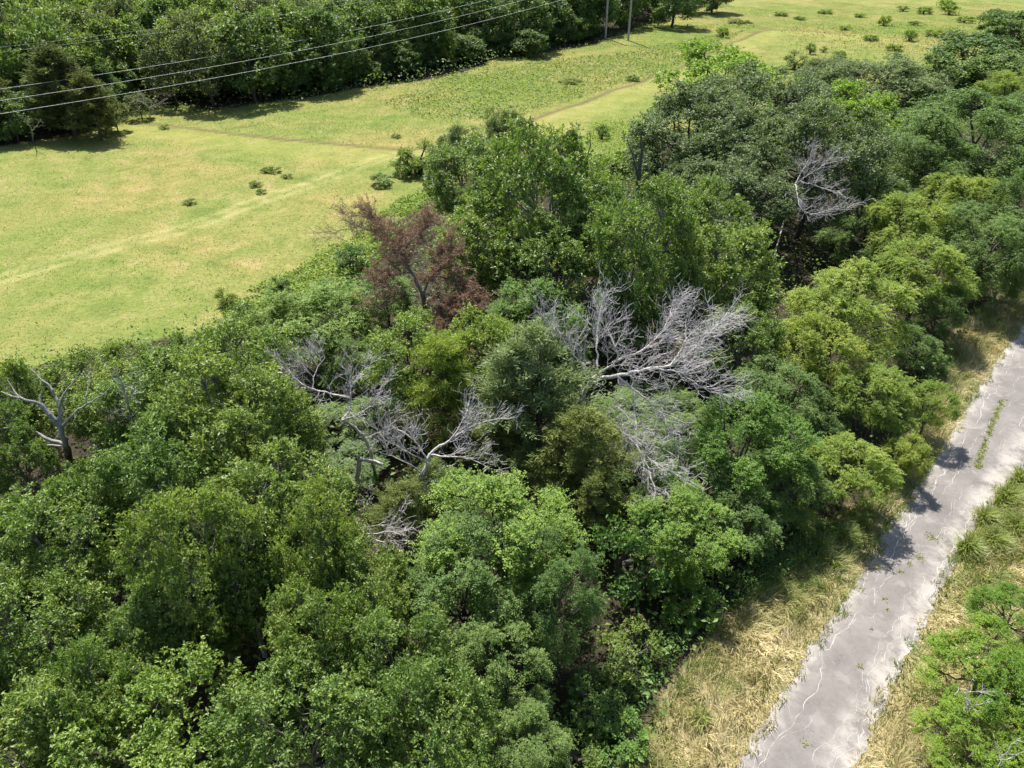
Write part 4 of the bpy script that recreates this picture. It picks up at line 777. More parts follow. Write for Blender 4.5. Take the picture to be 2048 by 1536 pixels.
DEAD = [{'base': [3.96, 29.39, 0.0],
  'dens': 0.19,
  'label': 'big bare bleached dead tree with spreading twiggy crown',
  'limbs': [('trunk', [[3.46, 29.19, -0.1], [3.23, 29.14, 2.5], [3.35, 29.26, 4.3], [3.96, 29.39, 5.5]], 0.17, 0.12, 0),
            ('limb', [[3.96, 29.39, 5.5], [5.03, 28.55, 6.2], [6.23, 28.24, 6.8], [7.36, 28.19, 7], [8.45, 29.06, 7.2], [9.61, 30.27, 7.6], [10.71, 31.56, 8]], 0.11, 0.02, 1.0),
            ('limb', [[6.23, 28.24, 6.8], [7.65, 27.84, 7], [8.23, 27.61, 6.6], [9.12, 27.17, 6.2], [9.96, 27.18, 6]], 0.06, 0.015, 1.0),
            ('limb', [[5.03, 28.55, 6.2], [5.96, 28.04, 5.6], [6.73, 27.38, 5.2], [7.25, 26.94, 4.5], [7.49, 26.25, 4.0]], 0.07, 0.015, 1.0),
            ('limb', [[5.84, 28.33, 5.6], [5.73, 27.65, 5], [5.94, 27.07, 4.4], [5.79, 26.19, 3.9]], 0.045, 0.012, 1.0),
            ('limb', [[3.96, 29.39, 5.5], [4.68, 29.62, 6], [5.24, 29.51, 6.5], [4.97, 29.75, 7.2], [4.59, 30.65, 7.8]], 0.075, 0.015, 1.0),
            ('limb', [[3.99, 29.71, 5.5], [2.99, 28.94, 7.0], [2.38, 29.21, 7.8], [2.04, 29.76, 8.3], [1.45, 30.1, 8.6]], 0.07, 0.015, 1.0),
            ('limb', [[4.93, 29.76, 6.2], [6.42, 29.62, 7], [7.5, 30.29, 8], [7.92, 31.49, 8.4]], 0.07, 0.015, 1.0),
            ('limb', [[4.15, 29.3, 6.2], [4.1, 30.09, 7.0], [4.3, 31.15, 7.8], [4.61, 32.56, 8.6]], 0.05, 0.012, 1.0),
            ('limb', [[7.36, 28.19, 7], [8.16, 29.09, 7.6], [8.4, 30.43, 8.2]], 0.045, 0.012, 1.0),
            ('limb', [[3.4, 28.0, 4.6], [4.11, 27.86, 4.7], [4.64, 27.13, 4.5], [5.38, 26.32, 4.3], [5.98, 25.52, 4.0], [6.27, 24.53, 3.5], [6.36, 23.55, 3.2]], 0.085, 0.025, 0.9),
            ('limb', [[5.98, 25.52, 4.0], [6.72, 24.47, 4.0], [7.51, 23.91, 3.9]], 0.035, 0.01, 0.8),
            ('limb', [[4.26, 28.19, 4.7], [5.06, 27.91, 4.9], [5.63, 27.26, 4.7], [5.88, 26.68, 4.4]], 0.03, 0.01, 0.6)],
  'ln': 1.25,
  'seed': 1,
  'up': 0.15},
 {'base': [-4.27, 24.9, 0.0],
  'label': 'white curved dead tree leaning right before the yellow green cedar',
  'limbs': [('trunk', [[-4.71, 27.0, 0.0], [-4.29, 24.69, 3.0], [-3.79, 24.98, 3.8], [-3.73, 25.25, 4.1]], 0.12, 0.085, 0),
            ('limb', [[-3.73, 25.25, 4.1], [-3.27, 25.46, 4.4], [-2.83, 25.55, 4.7], [-1.95, 25.8, 5.2], [-1.13, 25.96, 5.5], [-0.27, 26.05, 5.6]], 0.075, 0.015, 1.0),
            ('limb', [[-3.73, 25.25, 4.1], [-2.88, 24.92, 4.2], [-2.14, 24.94, 4.3], [-1.85, 24.7, 4.3], [-1.08, 24.24, 4.2]], 0.055, 0.012, 1.0),
            ('limb', [[-4.16, 24.82, 3.4], [-4.45, 24.77, 3.8], [-5.15, 24.92, 4.2], [-5.94, 25.03, 4.4]], 0.035, 0.01, 1.0),
            ('limb', [[-3.8, 25.05, 3.8], [-4.16, 25.18, 4.6], [-4.6, 25.54, 5.0], [-5.19, 25.68, 5.2]], 0.045, 0.02, 1.0),
            ('limb', [[-4.27, 24.9, 3.0], [-3.58, 24.45, 3.1], [-2.98, 24.42, 3.3]], 0.03, 0.01, 0.7),
            ('limb', [[-2.83, 25.55, 4.7], [-2.24, 25.94, 5.4], [-1.93, 26.86, 6.0]], 0.035, 0.01, 1.0),
            ('limb', [[-3.79, 24.98, 3.8], [-4.79, 24.96, 4.6], [-5.67, 25.18, 5.0]], 0.035, 0.01, 1.0)],
  'ln': 1.0,
  'seed': 2},
 {'base': [-7.99, 28.91, 0.0],
  'label': 'left bare dead tree with tangled purple grey twigs',
  'limbs': [('trunk', [[-7.38, 28.14, 0.0], [-7.03, 27.84, 1.6], [-7.16, 27.6, 3.2], [-7.62, 27.6, 4.0], [-8.08, 27.29, 4.5]], 0.1, 0.06, 0.5),
            ('limb', [[-8.08, 27.29, 4.5], [-7.56, 27.83, 4.9], [-7.75, 28.01, 5.3], [-7.8, 28.08, 5.6], [-7.45, 28.51, 6.0], [-6.97, 29.15, 6.3]], 0.06, 0.012, 1.0),
            ('limb', [[-7.75, 28.01, 5.3], [-8.65, 28.04, 5.6], [-9.79, 28.17, 5.8], [-10.27, 28.51, 6.0], [-10.8, 29.01, 6.3]], 0.055, 0.012, 1.0),
            ('limb', [[-9.79, 28.17, 5.8], [-10.28, 28.04, 5.8], [-10.82, 28.13, 5.8]], 0.03, 0.01, 1.0),
            ('limb', [[-9.51, 28.23, 5.7], [-9.5, 28.86, 6.2], [-9.07, 29.58, 6.6]], 0.035, 0.01, 1.0),
            ('limb', [[-9.17, 28.25, 5.6], [-9.36, 27.85, 5.3], [-9.77, 27.92, 5.1]], 0.025, 0.01, 0.6),
            ('limb', [[-8.08, 27.29, 4.5], [-7.19, 27.32, 4.8], [-6.36, 27.71, 5.4], [-6.12, 28.08, 6.0]], 0.045, 0.01, 1.0),
            ('limb', [[-7.16, 27.6, 3.2], [-6.19, 27.72, 3.6], [-5.52, 27.73, 4.2]], 0.035, 0.01, 1.0)],
  'ln': 1.1,
  'seed': 3},
 {'base': [-7.57, 26.67, 0.0],
  'cat': 'dead tree',
  'label': 'broken pale trunk bent in an L shape in the dark pocket',
  'limbs': [('trunk', [[-7.86, 27.19, 0.0], [-7.56, 26.56, 1.6], [-7.26, 26.44, 2.9]], 0.13, 0.12, 0),
            ('limb', [[-7.24, 26.35, 2.95], [-6.66, 26.34, 2.8], [-6.22, 26.32, 2.6]], 0.1, 0.08, 0),
            ('limb', [[-7.55, 26.63, 1.6], [-7.3, 26.13, 1.3], [-7.38, 26.1, 1.0]], 0.025, 0.01, 0)],
  'ln': 0.4,
  'name': 'broken_trunk',
  'seed': 31},
 {'base': [-21.84, 27.34, 0.0],
  'dens': 0.6,
  'label': 'bare dead tree with lichen grey limbs among the left oaks',
  'limbs': [('trunk', [[-24.24, 30.38, 0.0], [-20.69, 25.99, 4.0], [-20.52, 26.02, 5.2], [-20.82, 26.05, 5.8], [-21.15, 26.19, 6.2]], 0.19, 0.11, 0),
            ('limb', [[-21.15, 26.19, 6.2], [-21.29, 26.0, 6.5], [-21.48, 25.87, 6.7], [-21.95, 25.71, 7.0], [-22.45, 25.95, 7.1]], 0.09, 0.02, 1.0),
            ('limb', [[-21.48, 25.87, 6.7], [-22.0, 26.02, 7.0], [-22.36, 26.45, 7.4]], 0.045, 0.015, 1.0),
            ('limb', [[-20.52, 26.02, 5.2], [-20.51, 26.46, 6.0], [-20.72, 26.68, 6.4], [-20.8, 26.78, 6.8], [-21.34, 27.06, 7.1], [-21.77, 27.31, 7.4]], 0.1, 0.02, 1.0),
            ('limb', [[-20.47, 26.39, 6.0], [-20.17, 26.55, 6.6], [-19.78, 26.81, 7.0], [-19.47, 27.14, 7.4]], 0.06, 0.015, 1.0),
            ('limb', [[-20.41, 25.98, 5.2], [-19.99, 26.05, 5.6], [-19.63, 26.18, 5.9], [-18.79, 26.18, 6.4], [-18.23, 26.18, 6.7], [-17.9, 26.49, 7.0]], 0.07, 0.015, 1.0),
            ('limb', [[-19.1, 26.2, 6.3], [-19.06, 26.4, 6.6], [-19.09, 27.05, 7.0]], 0.035, 0.012, 1.0),
            ('limb', [[-21.15, 26.19, 6.2], [-21.2, 26.45, 6.7], [-21.14, 26.91, 7.2]], 0.05, 0.015, 1.0),
            ('limb', [[-20.9, 26.22, 3.9], [-21.34, 26.25, 4.0], [-21.75, 26.37, 4.2], [-22.42, 26.5, 4.6], [-22.79, 26.51, 4.8], [-23.58, 26.24, 4.8]], 0.1, 0.04, 0.8),
            ('limb', [[-22.42, 26.5, 4.6], [-22.87, 26.61, 5.1], [-23.11, 26.71, 5.4]], 0.04, 0.012, 1.0),
            ('limb', [[-21.09, 26.48, 3.6], [-22.29, 26.52, 3.6], [-23.43, 26.37, 3.6], [-24.33, 26.3, 3.6]], 0.06, 0.03, 0)],
  'ln': 0.62,
  'mat': 'dead_lichen',
  'seed': 4,
  'twig': 'dead_lichen'},
 {'base': [22.56, 56.11, 0.0],
  'dens': 0.2,
  'label': 'bare grey branches poking out of the grey green live oak',
  'limbs': [('trunk', [[21.6, 54.97, 0.0], [23.59, 59.26, 3.0], [21.06, 53.27, 6.6], [21.4, 53.43, 7.2]], 0.07, 0.05, 0),
            ('limb', [[21.4, 53.43, 7.2], [21.16, 52.11, 7.0], [21.09, 50.88, 6.3], [21.65, 50.16, 6.0], [22.78, 50.16, 6.0]], 0.05, 0.015, 1.0),
            ('limb', [[21.4, 53.43, 7.2], [22.84, 54.3, 7.8], [23.94, 54.86, 8.2], [24.9, 55.05, 8.6]], 0.045, 0.012, 1.0),
            ('limb', [[21.76, 53.52, 7.4], [22.88, 52.34, 7.3], [24.08, 51.53, 7.2]], 0.05, 0.015, 1.0),
            ('limb', [[21.65, 50.16, 6.0], [23.27, 50.3, 6.4], [24.51, 49.83, 6.5]], 0.04, 0.012, 1.0),
            ('limb', [[21.4, 53.43, 7.2], [22.6, 54.8, 8.6], [22.91, 55.33, 9.2]], 0.04, 0.012, 1.0)],
  'ln': 1.05,
  'mat': 'dead_twig',
  'seed': 5},
 {'base': [14.09, 54.35, 0.0],
  'label': 'sprawling pale dead limbs below the grey green live oak',
  'limbs': [('trunk', [[12.71, 55.44, 0.0], [12.8, 55.22, 4.5], [12.47, 53.32, 5.6]], 0.1, 0.07, 0),
            ('limb', [[12.47, 53.32, 5.6], [13.67, 52.77, 5.8], [14.09, 51.92, 5.8], [14.41, 50.95, 5.7], [15.09, 49.72, 5.6], [16.2, 49.24, 5.6]], 0.06, 0.012, 1.0),
            ('limb', [[13.67, 52.77, 5.8], [14.93, 52.44, 6.0], [16.06, 51.7, 6.0]], 0.04, 0.012, 1.0)],
  'ln': 1.3,
  'seed': 6},
 {'base': [10.13, 56.11, 0.0],
  'dens': 1.2,
  'label': 'dark forked snag left of the grey green live oak',
  'limbs': [('trunk', [[10.13, 56.11, 0.0], [10.1, 55.88, 5.0], [9.78, 54.93, 7.6]], 0.24, 0.17, 0),
            ('limb', [[9.78, 54.93, 7.6], [9.84, 54.72, 9.0], [9.66, 54.47, 10.0], [9.58, 54.54, 10.6]], 0.16, 0.07, 0.6),
            ('limb', [[9.81, 54.98, 7.0], [9.38, 54.83, 8.4], [9.02, 54.98, 9.3], [8.71, 55.41, 10.0]], 0.11, 0.04, 0.6),
            ('limb', [[9.85, 54.99, 5.4], [9.22, 55.29, 5.9], [8.54, 56.56, 6.4]], 0.11, 0.04, 0.6)],
  'ln': 0.5,
  'mat': 'dead_dark',
  'seed': 7,
  'twig': 'dead_dark'},
 {'base': [7.27, 68.57, 0.0],
  'dens': 0.8,
  'label': 'forked dark dead snag rising behind the central oaks',
  'limbs': [('trunk', [[7.27, 68.57, 0.0], [6.87, 65.31, 5.0], [6.57, 63.31, 6.4]], 0.15, 0.1, 0),
            ('limb', [[6.57, 63.31, 6.4], [5.82, 63.03, 7.0], [5.18, 62.45, 7.8], [4.73, 62.12, 8.6]], 0.07, 0.02, 1.0),
            ('limb', [[6.57, 63.31, 6.4], [6.78, 62.83, 7.4], [6.53, 61.98, 8.8]], 0.07, 0.02, 1.0)],
  'ln': 0.7,
  'mat': 'dead_dark',
  'seed': 8,
  'twig': 'dead_dark'},
 {'base': [4.81, 73.54, 0.0],
  'dens': 0.7,
  'label': 'thin bare dead tree top behind the tall open oak',
  'limbs': [('trunk', [[4.77, 70.17, 0.0], [4.5, 67.03, 5.4], [3.86, 65.52, 7.0]], 0.09, 0.06, 0),
            ('limb', [[3.86, 65.52, 7.0], [3.26, 64.71, 8.0], [2.59, 63.79, 9.0]], 0.05, 0.012, 1.0),
            ('limb', [[3.86, 65.52, 7.0], [3.69, 64.6, 8.2], [3.46, 64.12, 9.0]], 0.04, 0.012, 1.0)],
  'ln': 0.8,
  'mat': 'dead_dark',
  'seed': 9,
  'twig': 'dead_dark'},
 {'base': [-6.69, 23.33, 0.0],
  'label': 'small brownish dead brush between oak and bright elm',
  'limbs': [('trunk', [[-7.47, 24.57, 0.0], [-6.94, 22.98, 2.2], [-6.5, 22.16, 2.6], [-6.19, 21.58, 2.8]], 0.06, 0.04, 0),
            ('limb', [[-6.19, 21.58, 2.8], [-5.77, 21.24, 2.8], [-5.35, 21.07, 2.8], [-4.87, 21.14, 2.9]], 0.04, 0.012, 1.0),
            ('limb', [[-6.94, 22.98, 2.2], [-6.35, 22.79, 3.2], [-5.9, 22.96, 4.0]], 0.035, 0.01, 0.6),
            ('limb', [[-6.5, 22.16, 2.6], [-5.71, 21.91, 3.0], [-4.81, 21.76, 3.3]], 0.03, 0.01, 1.0),
            ('limb', [[-6.19, 21.58, 2.8], [-5.51, 21.38, 3.1], [-4.52, 21.17, 3.4]], 0.03, 0.01, 1.0)],
  'ln': 1.0,
  'seed': 10,
  'up': 0.25},
 {'base': [-18.98, 28.69, 0.0],
  'dens': 0.3,
  'label': 'slender grey dead top poking out of the left oaks',
  'limbs': [('trunk', [[-18.74, 28.41, 0.0], [-16.94, 25.67, 6.3], [-16.43, 25.05, 7.8], [-16.52, 25.18, 8.6]], 0.07, 0.03, 0.8),
            ('limb', [[-16.43, 25.05, 7.8], [-16.63, 25.02, 8.2], [-16.79, 25.18, 8.6]], 0.03, 0.01, 1.0),
            ('limb', [[-16.61, 25.26, 7.0], [-16.01, 25.05, 7.8], [-15.77, 25.1, 8.4]], 0.03, 0.01, 1.0)],
  'ln': 0.7,
  'mat': 'dead_lichen',
  'seed': 11,
  'twig': 'dead_twig'},
 {'base': [16.64, 14.74, 0.0],
  'dens': 0.3,
  'label': 'bare pale twigs among the mesquites at the lower right',
  'limbs': [('trunk', [[16.84, 14.97, 0.0], [15.2, 13.67, 2.6], [14.7, 13.49, 3.6]], 0.035, 0.02, 0.8),
            ('limb', [[15.2, 13.67, 2.6], [15.03, 13.53, 3.4], [15.11, 13.56, 3.9]], 0.02, 0.008, 1.0),
            ('limb', [[15.02, 13.6, 3.0], [14.56, 13.6, 3.7], [14.38, 13.68, 4.0]], 0.02, 0.008, 1.0)],
  'ln': 0.6,
  'seed': 12},
 {'base': [16.43, 12.95, 0.0],
  'dens': 0.3,
  'label': 'pale dead branches in the lower right corner',
  'limbs': [('trunk', [[16.61, 13.05, 0.0], [15.14, 12.03, 2.4], [15.14, 11.94, 3.3], [15.24, 11.93, 4.0]], 0.035, 0.015, 0.8),
            ('limb', [[15.12, 11.98, 2.8], [15.07, 11.76, 3.2], [15.33, 11.75, 3.5]], 0.02, 0.008, 1.0)],
  'ln': 0.7,
  'seed': 13},
 {'base': [-53.92, 112.04, 0.0],
  'dens': 0.3,
  'label': 'grey bare brush at the edge of the far wood',
  'limbs': [('trunk', [[-50.55, 103.99, 0.0], [-49.33, 101.74, 1.0], [-49.03, 101.06, 2.0]], 0.07, 0.05, 0.6),
            ('limb', [[-49.03, 101.06, 2.0], [-49.43, 100.68, 2.6], [-49.95, 100.59, 3.0]], 0.04, 0.012, 1.0),
            ('limb', [[-48.85, 100.81, 1.8], [-47.58, 100.43, 2.4], [-46.73, 100.11, 2.6]], 0.04, 0.012, 1.0)],
  'ln': 1.0,
  'seed': 14},
 {'base': [-62.61, 96.14, 0.0],
  'dens': 0.4,
  'label': 'grey bare brush before the forward cedars of the far wood',
  'limbs': [('trunk', [[-59.57, 90.78, 0.0], [-57.91, 88.58, 1.2], [-56.12, 86.13, 3.0]], 0.07, 0.05, 0.6),
            ('limb', [[-56.12, 86.13, 3.0], [-55.47, 84.83, 4.0], [-55.09, 83.95, 4.6]], 0.04, 0.012, 1.0),
            ('limb', [[-56.66, 86.91, 2.4], [-55.01, 85.67, 3.4], [-53.72, 84.69, 4.2]], 0.04, 0.012, 1.0)],
  'ln': 0.7,
  'mat': 'dead_lichen',
  'seed': 15,
  'twig': 'dead_lichen'},
 {'base': [-5.52, 39.77, 0.0],
  'dens': 0.17,
  'label': 'dead red brown cedar with withered foliage and a bare forked trunk',
  'limbs': [('trunk', [[-5.3, 39.1, 0.0], [-5.43, 40.1, 3.4], [-5.48, 39.51, 5.0]], 0.2, 0.15, 0),
            ('limb', [[-5.48, 39.51, 5.0], [-5.99, 39.66, 6.2], [-6.83, 40.65, 7.0], [-7.66, 41.61, 7.7], [-8.39, 42.64, 8.2], [-8.87, 43.46, 8.7]], 0.12, 0.02, 1.0, 4),
            ('limb', [[-7.35, 41.39, 7.4], [-8.36, 42.16, 7.8], [-9.56, 42.98, 8.0], [-10.41, 42.48, 8.0], [-11.21, 41.76, 7.9]], 0.05, 0.012, 1.0),
            ('limb', [[-8.73, 42.96, 8.4], [-9.76, 43.56, 8.5], [-10.53, 43.39, 8.4]], 0.035, 0.012, 0.8, 2),
            ('limb', [[-5.48, 39.51, 5.0], [-4.9, 39.66, 6.2], [-4.36, 40.14, 6.8], [-3.84, 40.86, 7.3]], 0.1, 0.02, 1.0, 6),
            ('limb', [[-6.83, 40.65, 7.0], [-6.16, 41.22, 7.8], [-5.48, 41.66, 8.2], [-5.05, 42.13, 8.4]], 0.06, 0.015, 1.0, 6),
            ('limb', [[-5.48, 39.51, 5.0], [-4.63, 39.24, 5.0], [-3.77, 38.83, 4.6], [-3.19, 37.78, 3.8], [-3.01, 36.44, 3.2]], 0.06, 0.015, 1.0, 8),
            ('limb', [[-4.95, 40.08, 6.0], [-3.96, 40.15, 5.8], [-3.18, 39.65, 5.2], [-2.64, 38.19, 4.6]], 0.05, 0.015, 1.0, 7),
            ('limb', [[-5.35, 39.49, 4.6], [-4.66, 38.3, 4.2], [-4.02, 37.52, 3.6], [-3.8, 36.2, 3.0]], 0.05, 0.015, 1.0, 8),
            ('limb', [[-5.7, 39.43, 4.8], [-6.82, 39.31, 5.2], [-7.6, 38.71, 5.0], [-8.07, 38.19, 4.6]], 0.045, 0.012, 0.9, 3),
            ('limb', [[-6.15, 40.01, 6.2], [-7.08, 39.66, 6.2], [-7.85, 39.59, 5.9]], 0.045, 0.012, 0.9, 6)],
  'ln': 1.15,
  'mat': 'bark_grey',
  'name': 'dead_cedar_tree',
  'seed': 16,
  'twig': 'cedar_twig',
  'up': 0.05}]
POLES = [[20.16, 170.28], [24.64, 166.98]]
WIRES = [{'ins': [17.53, 172.92, 13.0],
  'label': 'uppermost of the three bright overhead wires crossing before the far wood',
  'pts': [[17.53, 172.92, 13.0], [15.17, 170.24, 12.61], [12.82, 167.57, 12.24], [10.46, 164.89, 11.88], [8.11, 162.22, 11.53], [5.76, 159.54, 11.2], [3.4, 156.87, 10.88],
          [1.05, 154.19, 10.57], [-1.31, 151.52, 10.27], [-3.66, 148.84, 9.99], [-6.01, 146.17, 9.72], [-8.37, 143.49, 9.47], [-10.72, 140.82, 9.22], [-13.08, 138.14, 8.99],
          [-15.43, 135.47, 8.78], [-17.78, 132.79, 8.57], [-20.14, 130.12, 8.38], [-22.49, 127.44, 8.21], [-24.85, 124.77, 8.04], [-27.2, 122.09, 7.89], [-29.55, 119.42, 7.76],
          [-31.91, 116.74, 7.63], [-34.26, 114.07, 7.52], [-36.62, 111.39, 7.42], [-38.97, 108.72, 7.34], [-41.32, 106.04, 7.26], [-43.68, 103.37, 7.2], [-46.03, 100.69, 7.16],
          [-48.39, 98.02, 7.13], [-50.74, 95.34, 7.11], [-53.09, 92.67, 7.1], [-55.45, 89.99, 7.11], [-57.8, 87.32, 7.13], [-60.16, 84.64, 7.16], [-62.51, 81.97, 7.2],
          [-64.86, 79.29, 7.26], [-67.22, 76.62, 7.34], [-69.57, 73.94, 7.42], [-71.93, 71.27, 7.52], [-74.28, 68.59, 7.63], [-76.63, 65.92, 7.76], [-78.99, 63.24, 7.89],
          [-81.34, 60.57, 8.04], [-83.7, 57.89, 8.21], [-86.05, 55.22, 8.38], [-88.4, 52.54, 8.57], [-90.76, 49.87, 8.78], [-93.11, 47.19, 8.99], [-95.47, 44.52, 9.22],
          [-97.82, 41.84, 9.47], [-100.17, 39.17, 9.72], [-102.53, 36.49, 9.99], [-104.88, 33.82, 10.27], [-107.24, 31.14, 10.57], [-109.59, 28.47, 10.88], [-111.94, 25.79, 11.2],
          [-114.3, 23.12, 11.53], [-116.65, 20.44, 11.88], [-119.01, 17.77, 12.24], [-121.36, 15.09, 12.61], [-123.71, 12.42, 13.0]],
  'r': 0.017},
 {'ins': [22.36, 168.66, 13.0],
  'label': 'middle one of the three bright overhead wires crossing before the far wood',
  'pts': [[22.36, 168.66, 13.0], [20.01, 165.99, 12.61], [17.65, 163.31, 12.24], [15.3, 160.64, 11.88], [12.95, 157.96, 11.53], [10.59, 155.29, 11.2], [8.24, 152.61, 10.88],
          [5.88, 149.94, 10.57], [3.53, 147.26, 10.27], [1.18, 144.59, 9.99], [-1.18, 141.91, 9.72], [-3.53, 139.24, 9.47], [-5.89, 136.56, 9.22], [-8.24, 133.89, 8.99],
          [-10.59, 131.21, 8.78], [-12.95, 128.54, 8.57], [-15.3, 125.86, 8.38], [-17.66, 123.19, 8.21], [-20.01, 120.51, 8.04], [-22.36, 117.84, 7.89], [-24.72, 115.16, 7.76],
          [-27.07, 112.49, 7.63], [-29.43, 109.81, 7.52], [-31.78, 107.14, 7.42], [-34.13, 104.46, 7.34], [-36.49, 101.79, 7.26], [-38.84, 99.11, 7.2], [-41.2, 96.44, 7.16],
          [-43.55, 93.76, 7.13], [-45.9, 91.09, 7.11], [-48.26, 88.41, 7.1], [-50.61, 85.74, 7.11], [-52.97, 83.06, 7.13], [-55.32, 80.39, 7.16], [-57.67, 77.71, 7.2],
          [-60.03, 75.04, 7.26], [-62.38, 72.36, 7.34], [-64.74, 69.69, 7.42], [-67.09, 67.01, 7.52], [-69.44, 64.34, 7.63], [-71.8, 61.66, 7.76], [-74.15, 58.99, 7.89],
          [-76.51, 56.31, 8.04], [-78.86, 53.64, 8.21], [-81.21, 50.96, 8.38], [-83.57, 48.29, 8.57], [-85.92, 45.61, 8.78], [-88.28, 42.94, 8.99], [-90.63, 40.26, 9.22],
          [-92.98, 37.59, 9.47], [-95.34, 34.91, 9.72], [-97.69, 32.24, 9.99], [-100.05, 29.56, 10.27], [-102.4, 26.89, 10.57], [-104.75, 24.21, 10.88], [-107.11, 21.54, 11.2],
          [-109.46, 18.86, 11.53], [-111.82, 16.19, 11.88], [-114.17, 13.51, 12.24], [-116.52, 10.84, 12.61], [-118.88, 8.16, 13.0]],
  'r': 0.017},
 {'ins': [27.2, 164.41, 13.0],
  'label': 'lowest of the three bright overhead wires crossing before the far wood',
  'pts': [[27.2, 164.41, 13.0], [24.85, 161.73, 12.61], [22.49, 159.06, 12.24], [20.14, 156.38, 11.88], [17.78, 153.71, 11.53], [15.43, 151.03, 11.2], [13.08, 148.36, 10.88],
          [10.72, 145.68, 10.57], [8.37, 143.01, 10.27], [6.01, 140.33, 9.99], [3.66, 137.66, 9.72], [1.31, 134.98, 9.47], [-1.05, 132.31, 9.22], [-3.4, 129.63, 8.99],
          [-5.76, 126.96, 8.78], [-8.11, 124.28, 8.57], [-10.46, 121.61, 8.38], [-12.82, 118.93, 8.21], [-15.17, 116.26, 8.04], [-17.53, 113.58, 7.89], [-19.88, 110.91, 7.76],
          [-22.23, 108.23, 7.63], [-24.59, 105.56, 7.52], [-26.94, 102.88, 7.42], [-29.3, 100.21, 7.34], [-31.65, 97.53, 7.26], [-34.0, 94.86, 7.2], [-36.36, 92.18, 7.16],
          [-38.71, 89.51, 7.13], [-41.07, 86.83, 7.11], [-43.42, 84.16, 7.1], [-45.77, 81.48, 7.11], [-48.13, 78.81, 7.13], [-50.48, 76.13, 7.16], [-52.84, 73.46, 7.2],
          [-55.19, 70.78, 7.26], [-57.54, 68.11, 7.34], [-59.9, 65.43, 7.42], [-62.25, 62.76, 7.52], [-64.61, 60.08, 7.63], [-66.96, 57.41, 7.76], [-69.31, 54.73, 7.89],
          [-71.67, 52.06, 8.04], [-74.02, 49.38, 8.21], [-76.38, 46.71, 8.38], [-78.73, 44.03, 8.57], [-81.08, 41.36, 8.78], [-83.44, 38.68, 8.99], [-85.79, 36.01, 9.22],
          [-88.15, 33.33, 9.47], [-90.5, 30.66, 9.72], [-92.85, 27.98, 9.99], [-95.21, 25.31, 10.27], [-97.56, 22.63, 10.57], [-99.92, 19.96, 10.88], [-102.27, 17.28, 11.2],
          [-104.62, 14.61, 11.53], [-106.98, 11.93, 11.88], [-109.33, 9.26, 12.24], [-111.69, 6.58, 12.61], [-114.04, 3.91, 13.0]],
  'r': 0.017},
 {'ins': None,
  'label': 'upper one of two thin faint wires above the three bright wires',
  'pts': [[11.9, 177.87, 15.5], [9.55, 175.19, 15.16], [7.19, 172.52, 14.83], [4.84, 169.84, 14.51], [2.48, 167.17, 14.21], [0.13, 164.5, 13.91], [-2.22, 161.82, 13.63],
          [-4.58, 159.15, 13.36], [-6.93, 156.47, 13.1], [-9.29, 153.8, 12.85], [-11.64, 151.12, 12.61], [-13.99, 148.44, 12.39], [-16.35, 145.77, 12.17], [-18.7, 143.09, 11.97],
          [-21.06, 140.42, 11.78], [-23.41, 137.75, 11.6], [-25.76, 135.07, 11.43], [-28.12, 132.39, 11.28], [-30.47, 129.72, 11.13], [-32.83, 127.04, 11.0],
          [-35.18, 124.37, 10.88], [-37.53, 121.69, 10.77], [-39.89, 119.02, 10.67], [-42.24, 116.34, 10.58], [-44.6, 113.67, 10.51], [-46.95, 110.99, 10.44],
          [-49.3, 108.32, 10.39], [-51.66, 105.64, 10.35], [-54.01, 102.97, 10.32], [-56.37, 100.29, 10.31], [-58.72, 97.62, 10.3], [-61.07, 94.94, 10.31], [-63.43, 92.27, 10.32],
          [-65.78, 89.59, 10.35], [-68.14, 86.92, 10.39], [-70.49, 84.24, 10.44], [-72.84, 81.57, 10.51], [-75.2, 78.89, 10.58], [-77.55, 76.22, 10.67], [-79.91, 73.55, 10.77],
          [-82.26, 70.87, 10.88], [-84.61, 68.19, 11.0], [-86.97, 65.52, 11.13], [-89.32, 62.84, 11.28], [-91.68, 60.17, 11.43], [-94.03, 57.49, 11.6], [-96.38, 54.82, 11.78],
          [-98.74, 52.14, 11.97], [-101.09, 49.47, 12.17], [-103.45, 46.79, 12.39], [-105.8, 44.12, 12.61], [-108.15, 41.44, 12.85], [-110.51, 38.77, 13.1],
          [-112.86, 36.09, 13.36], [-115.22, 33.42, 13.63], [-117.57, 30.74, 13.91], [-119.92, 28.07, 14.21], [-122.28, 25.39, 14.51], [-124.63, 22.72, 14.83],
          [-126.99, 20.05, 15.16], [-129.34, 17.37, 15.5]],
  'r': 0.008},
 {'ins': None,
  'label': 'lower one of two thin faint wires above the three bright wires',
  'pts': [[14.75, 175.36, 15.5], [12.4, 172.69, 15.16], [10.04, 170.01, 14.83], [7.69, 167.34, 14.51], [5.33, 164.66, 14.21], [2.98, 161.99, 13.91], [0.63, 159.31, 13.63],
          [-1.73, 156.64, 13.36], [-4.08, 153.96, 13.1], [-6.44, 151.29, 12.85], [-8.79, 148.61, 12.61], [-11.14, 145.94, 12.39], [-13.5, 143.26, 12.17], [-15.85, 140.59, 11.97],
          [-18.21, 137.91, 11.78], [-20.56, 135.24, 11.6], [-22.91, 132.56, 11.43], [-25.27, 129.89, 11.28], [-27.62, 127.21, 11.13], [-29.98, 124.54, 11.0],
          [-32.33, 121.86, 10.88], [-34.68, 119.19, 10.77], [-37.04, 116.51, 10.67], [-39.39, 113.84, 10.58], [-41.75, 111.16, 10.51], [-44.1, 108.49, 10.44],
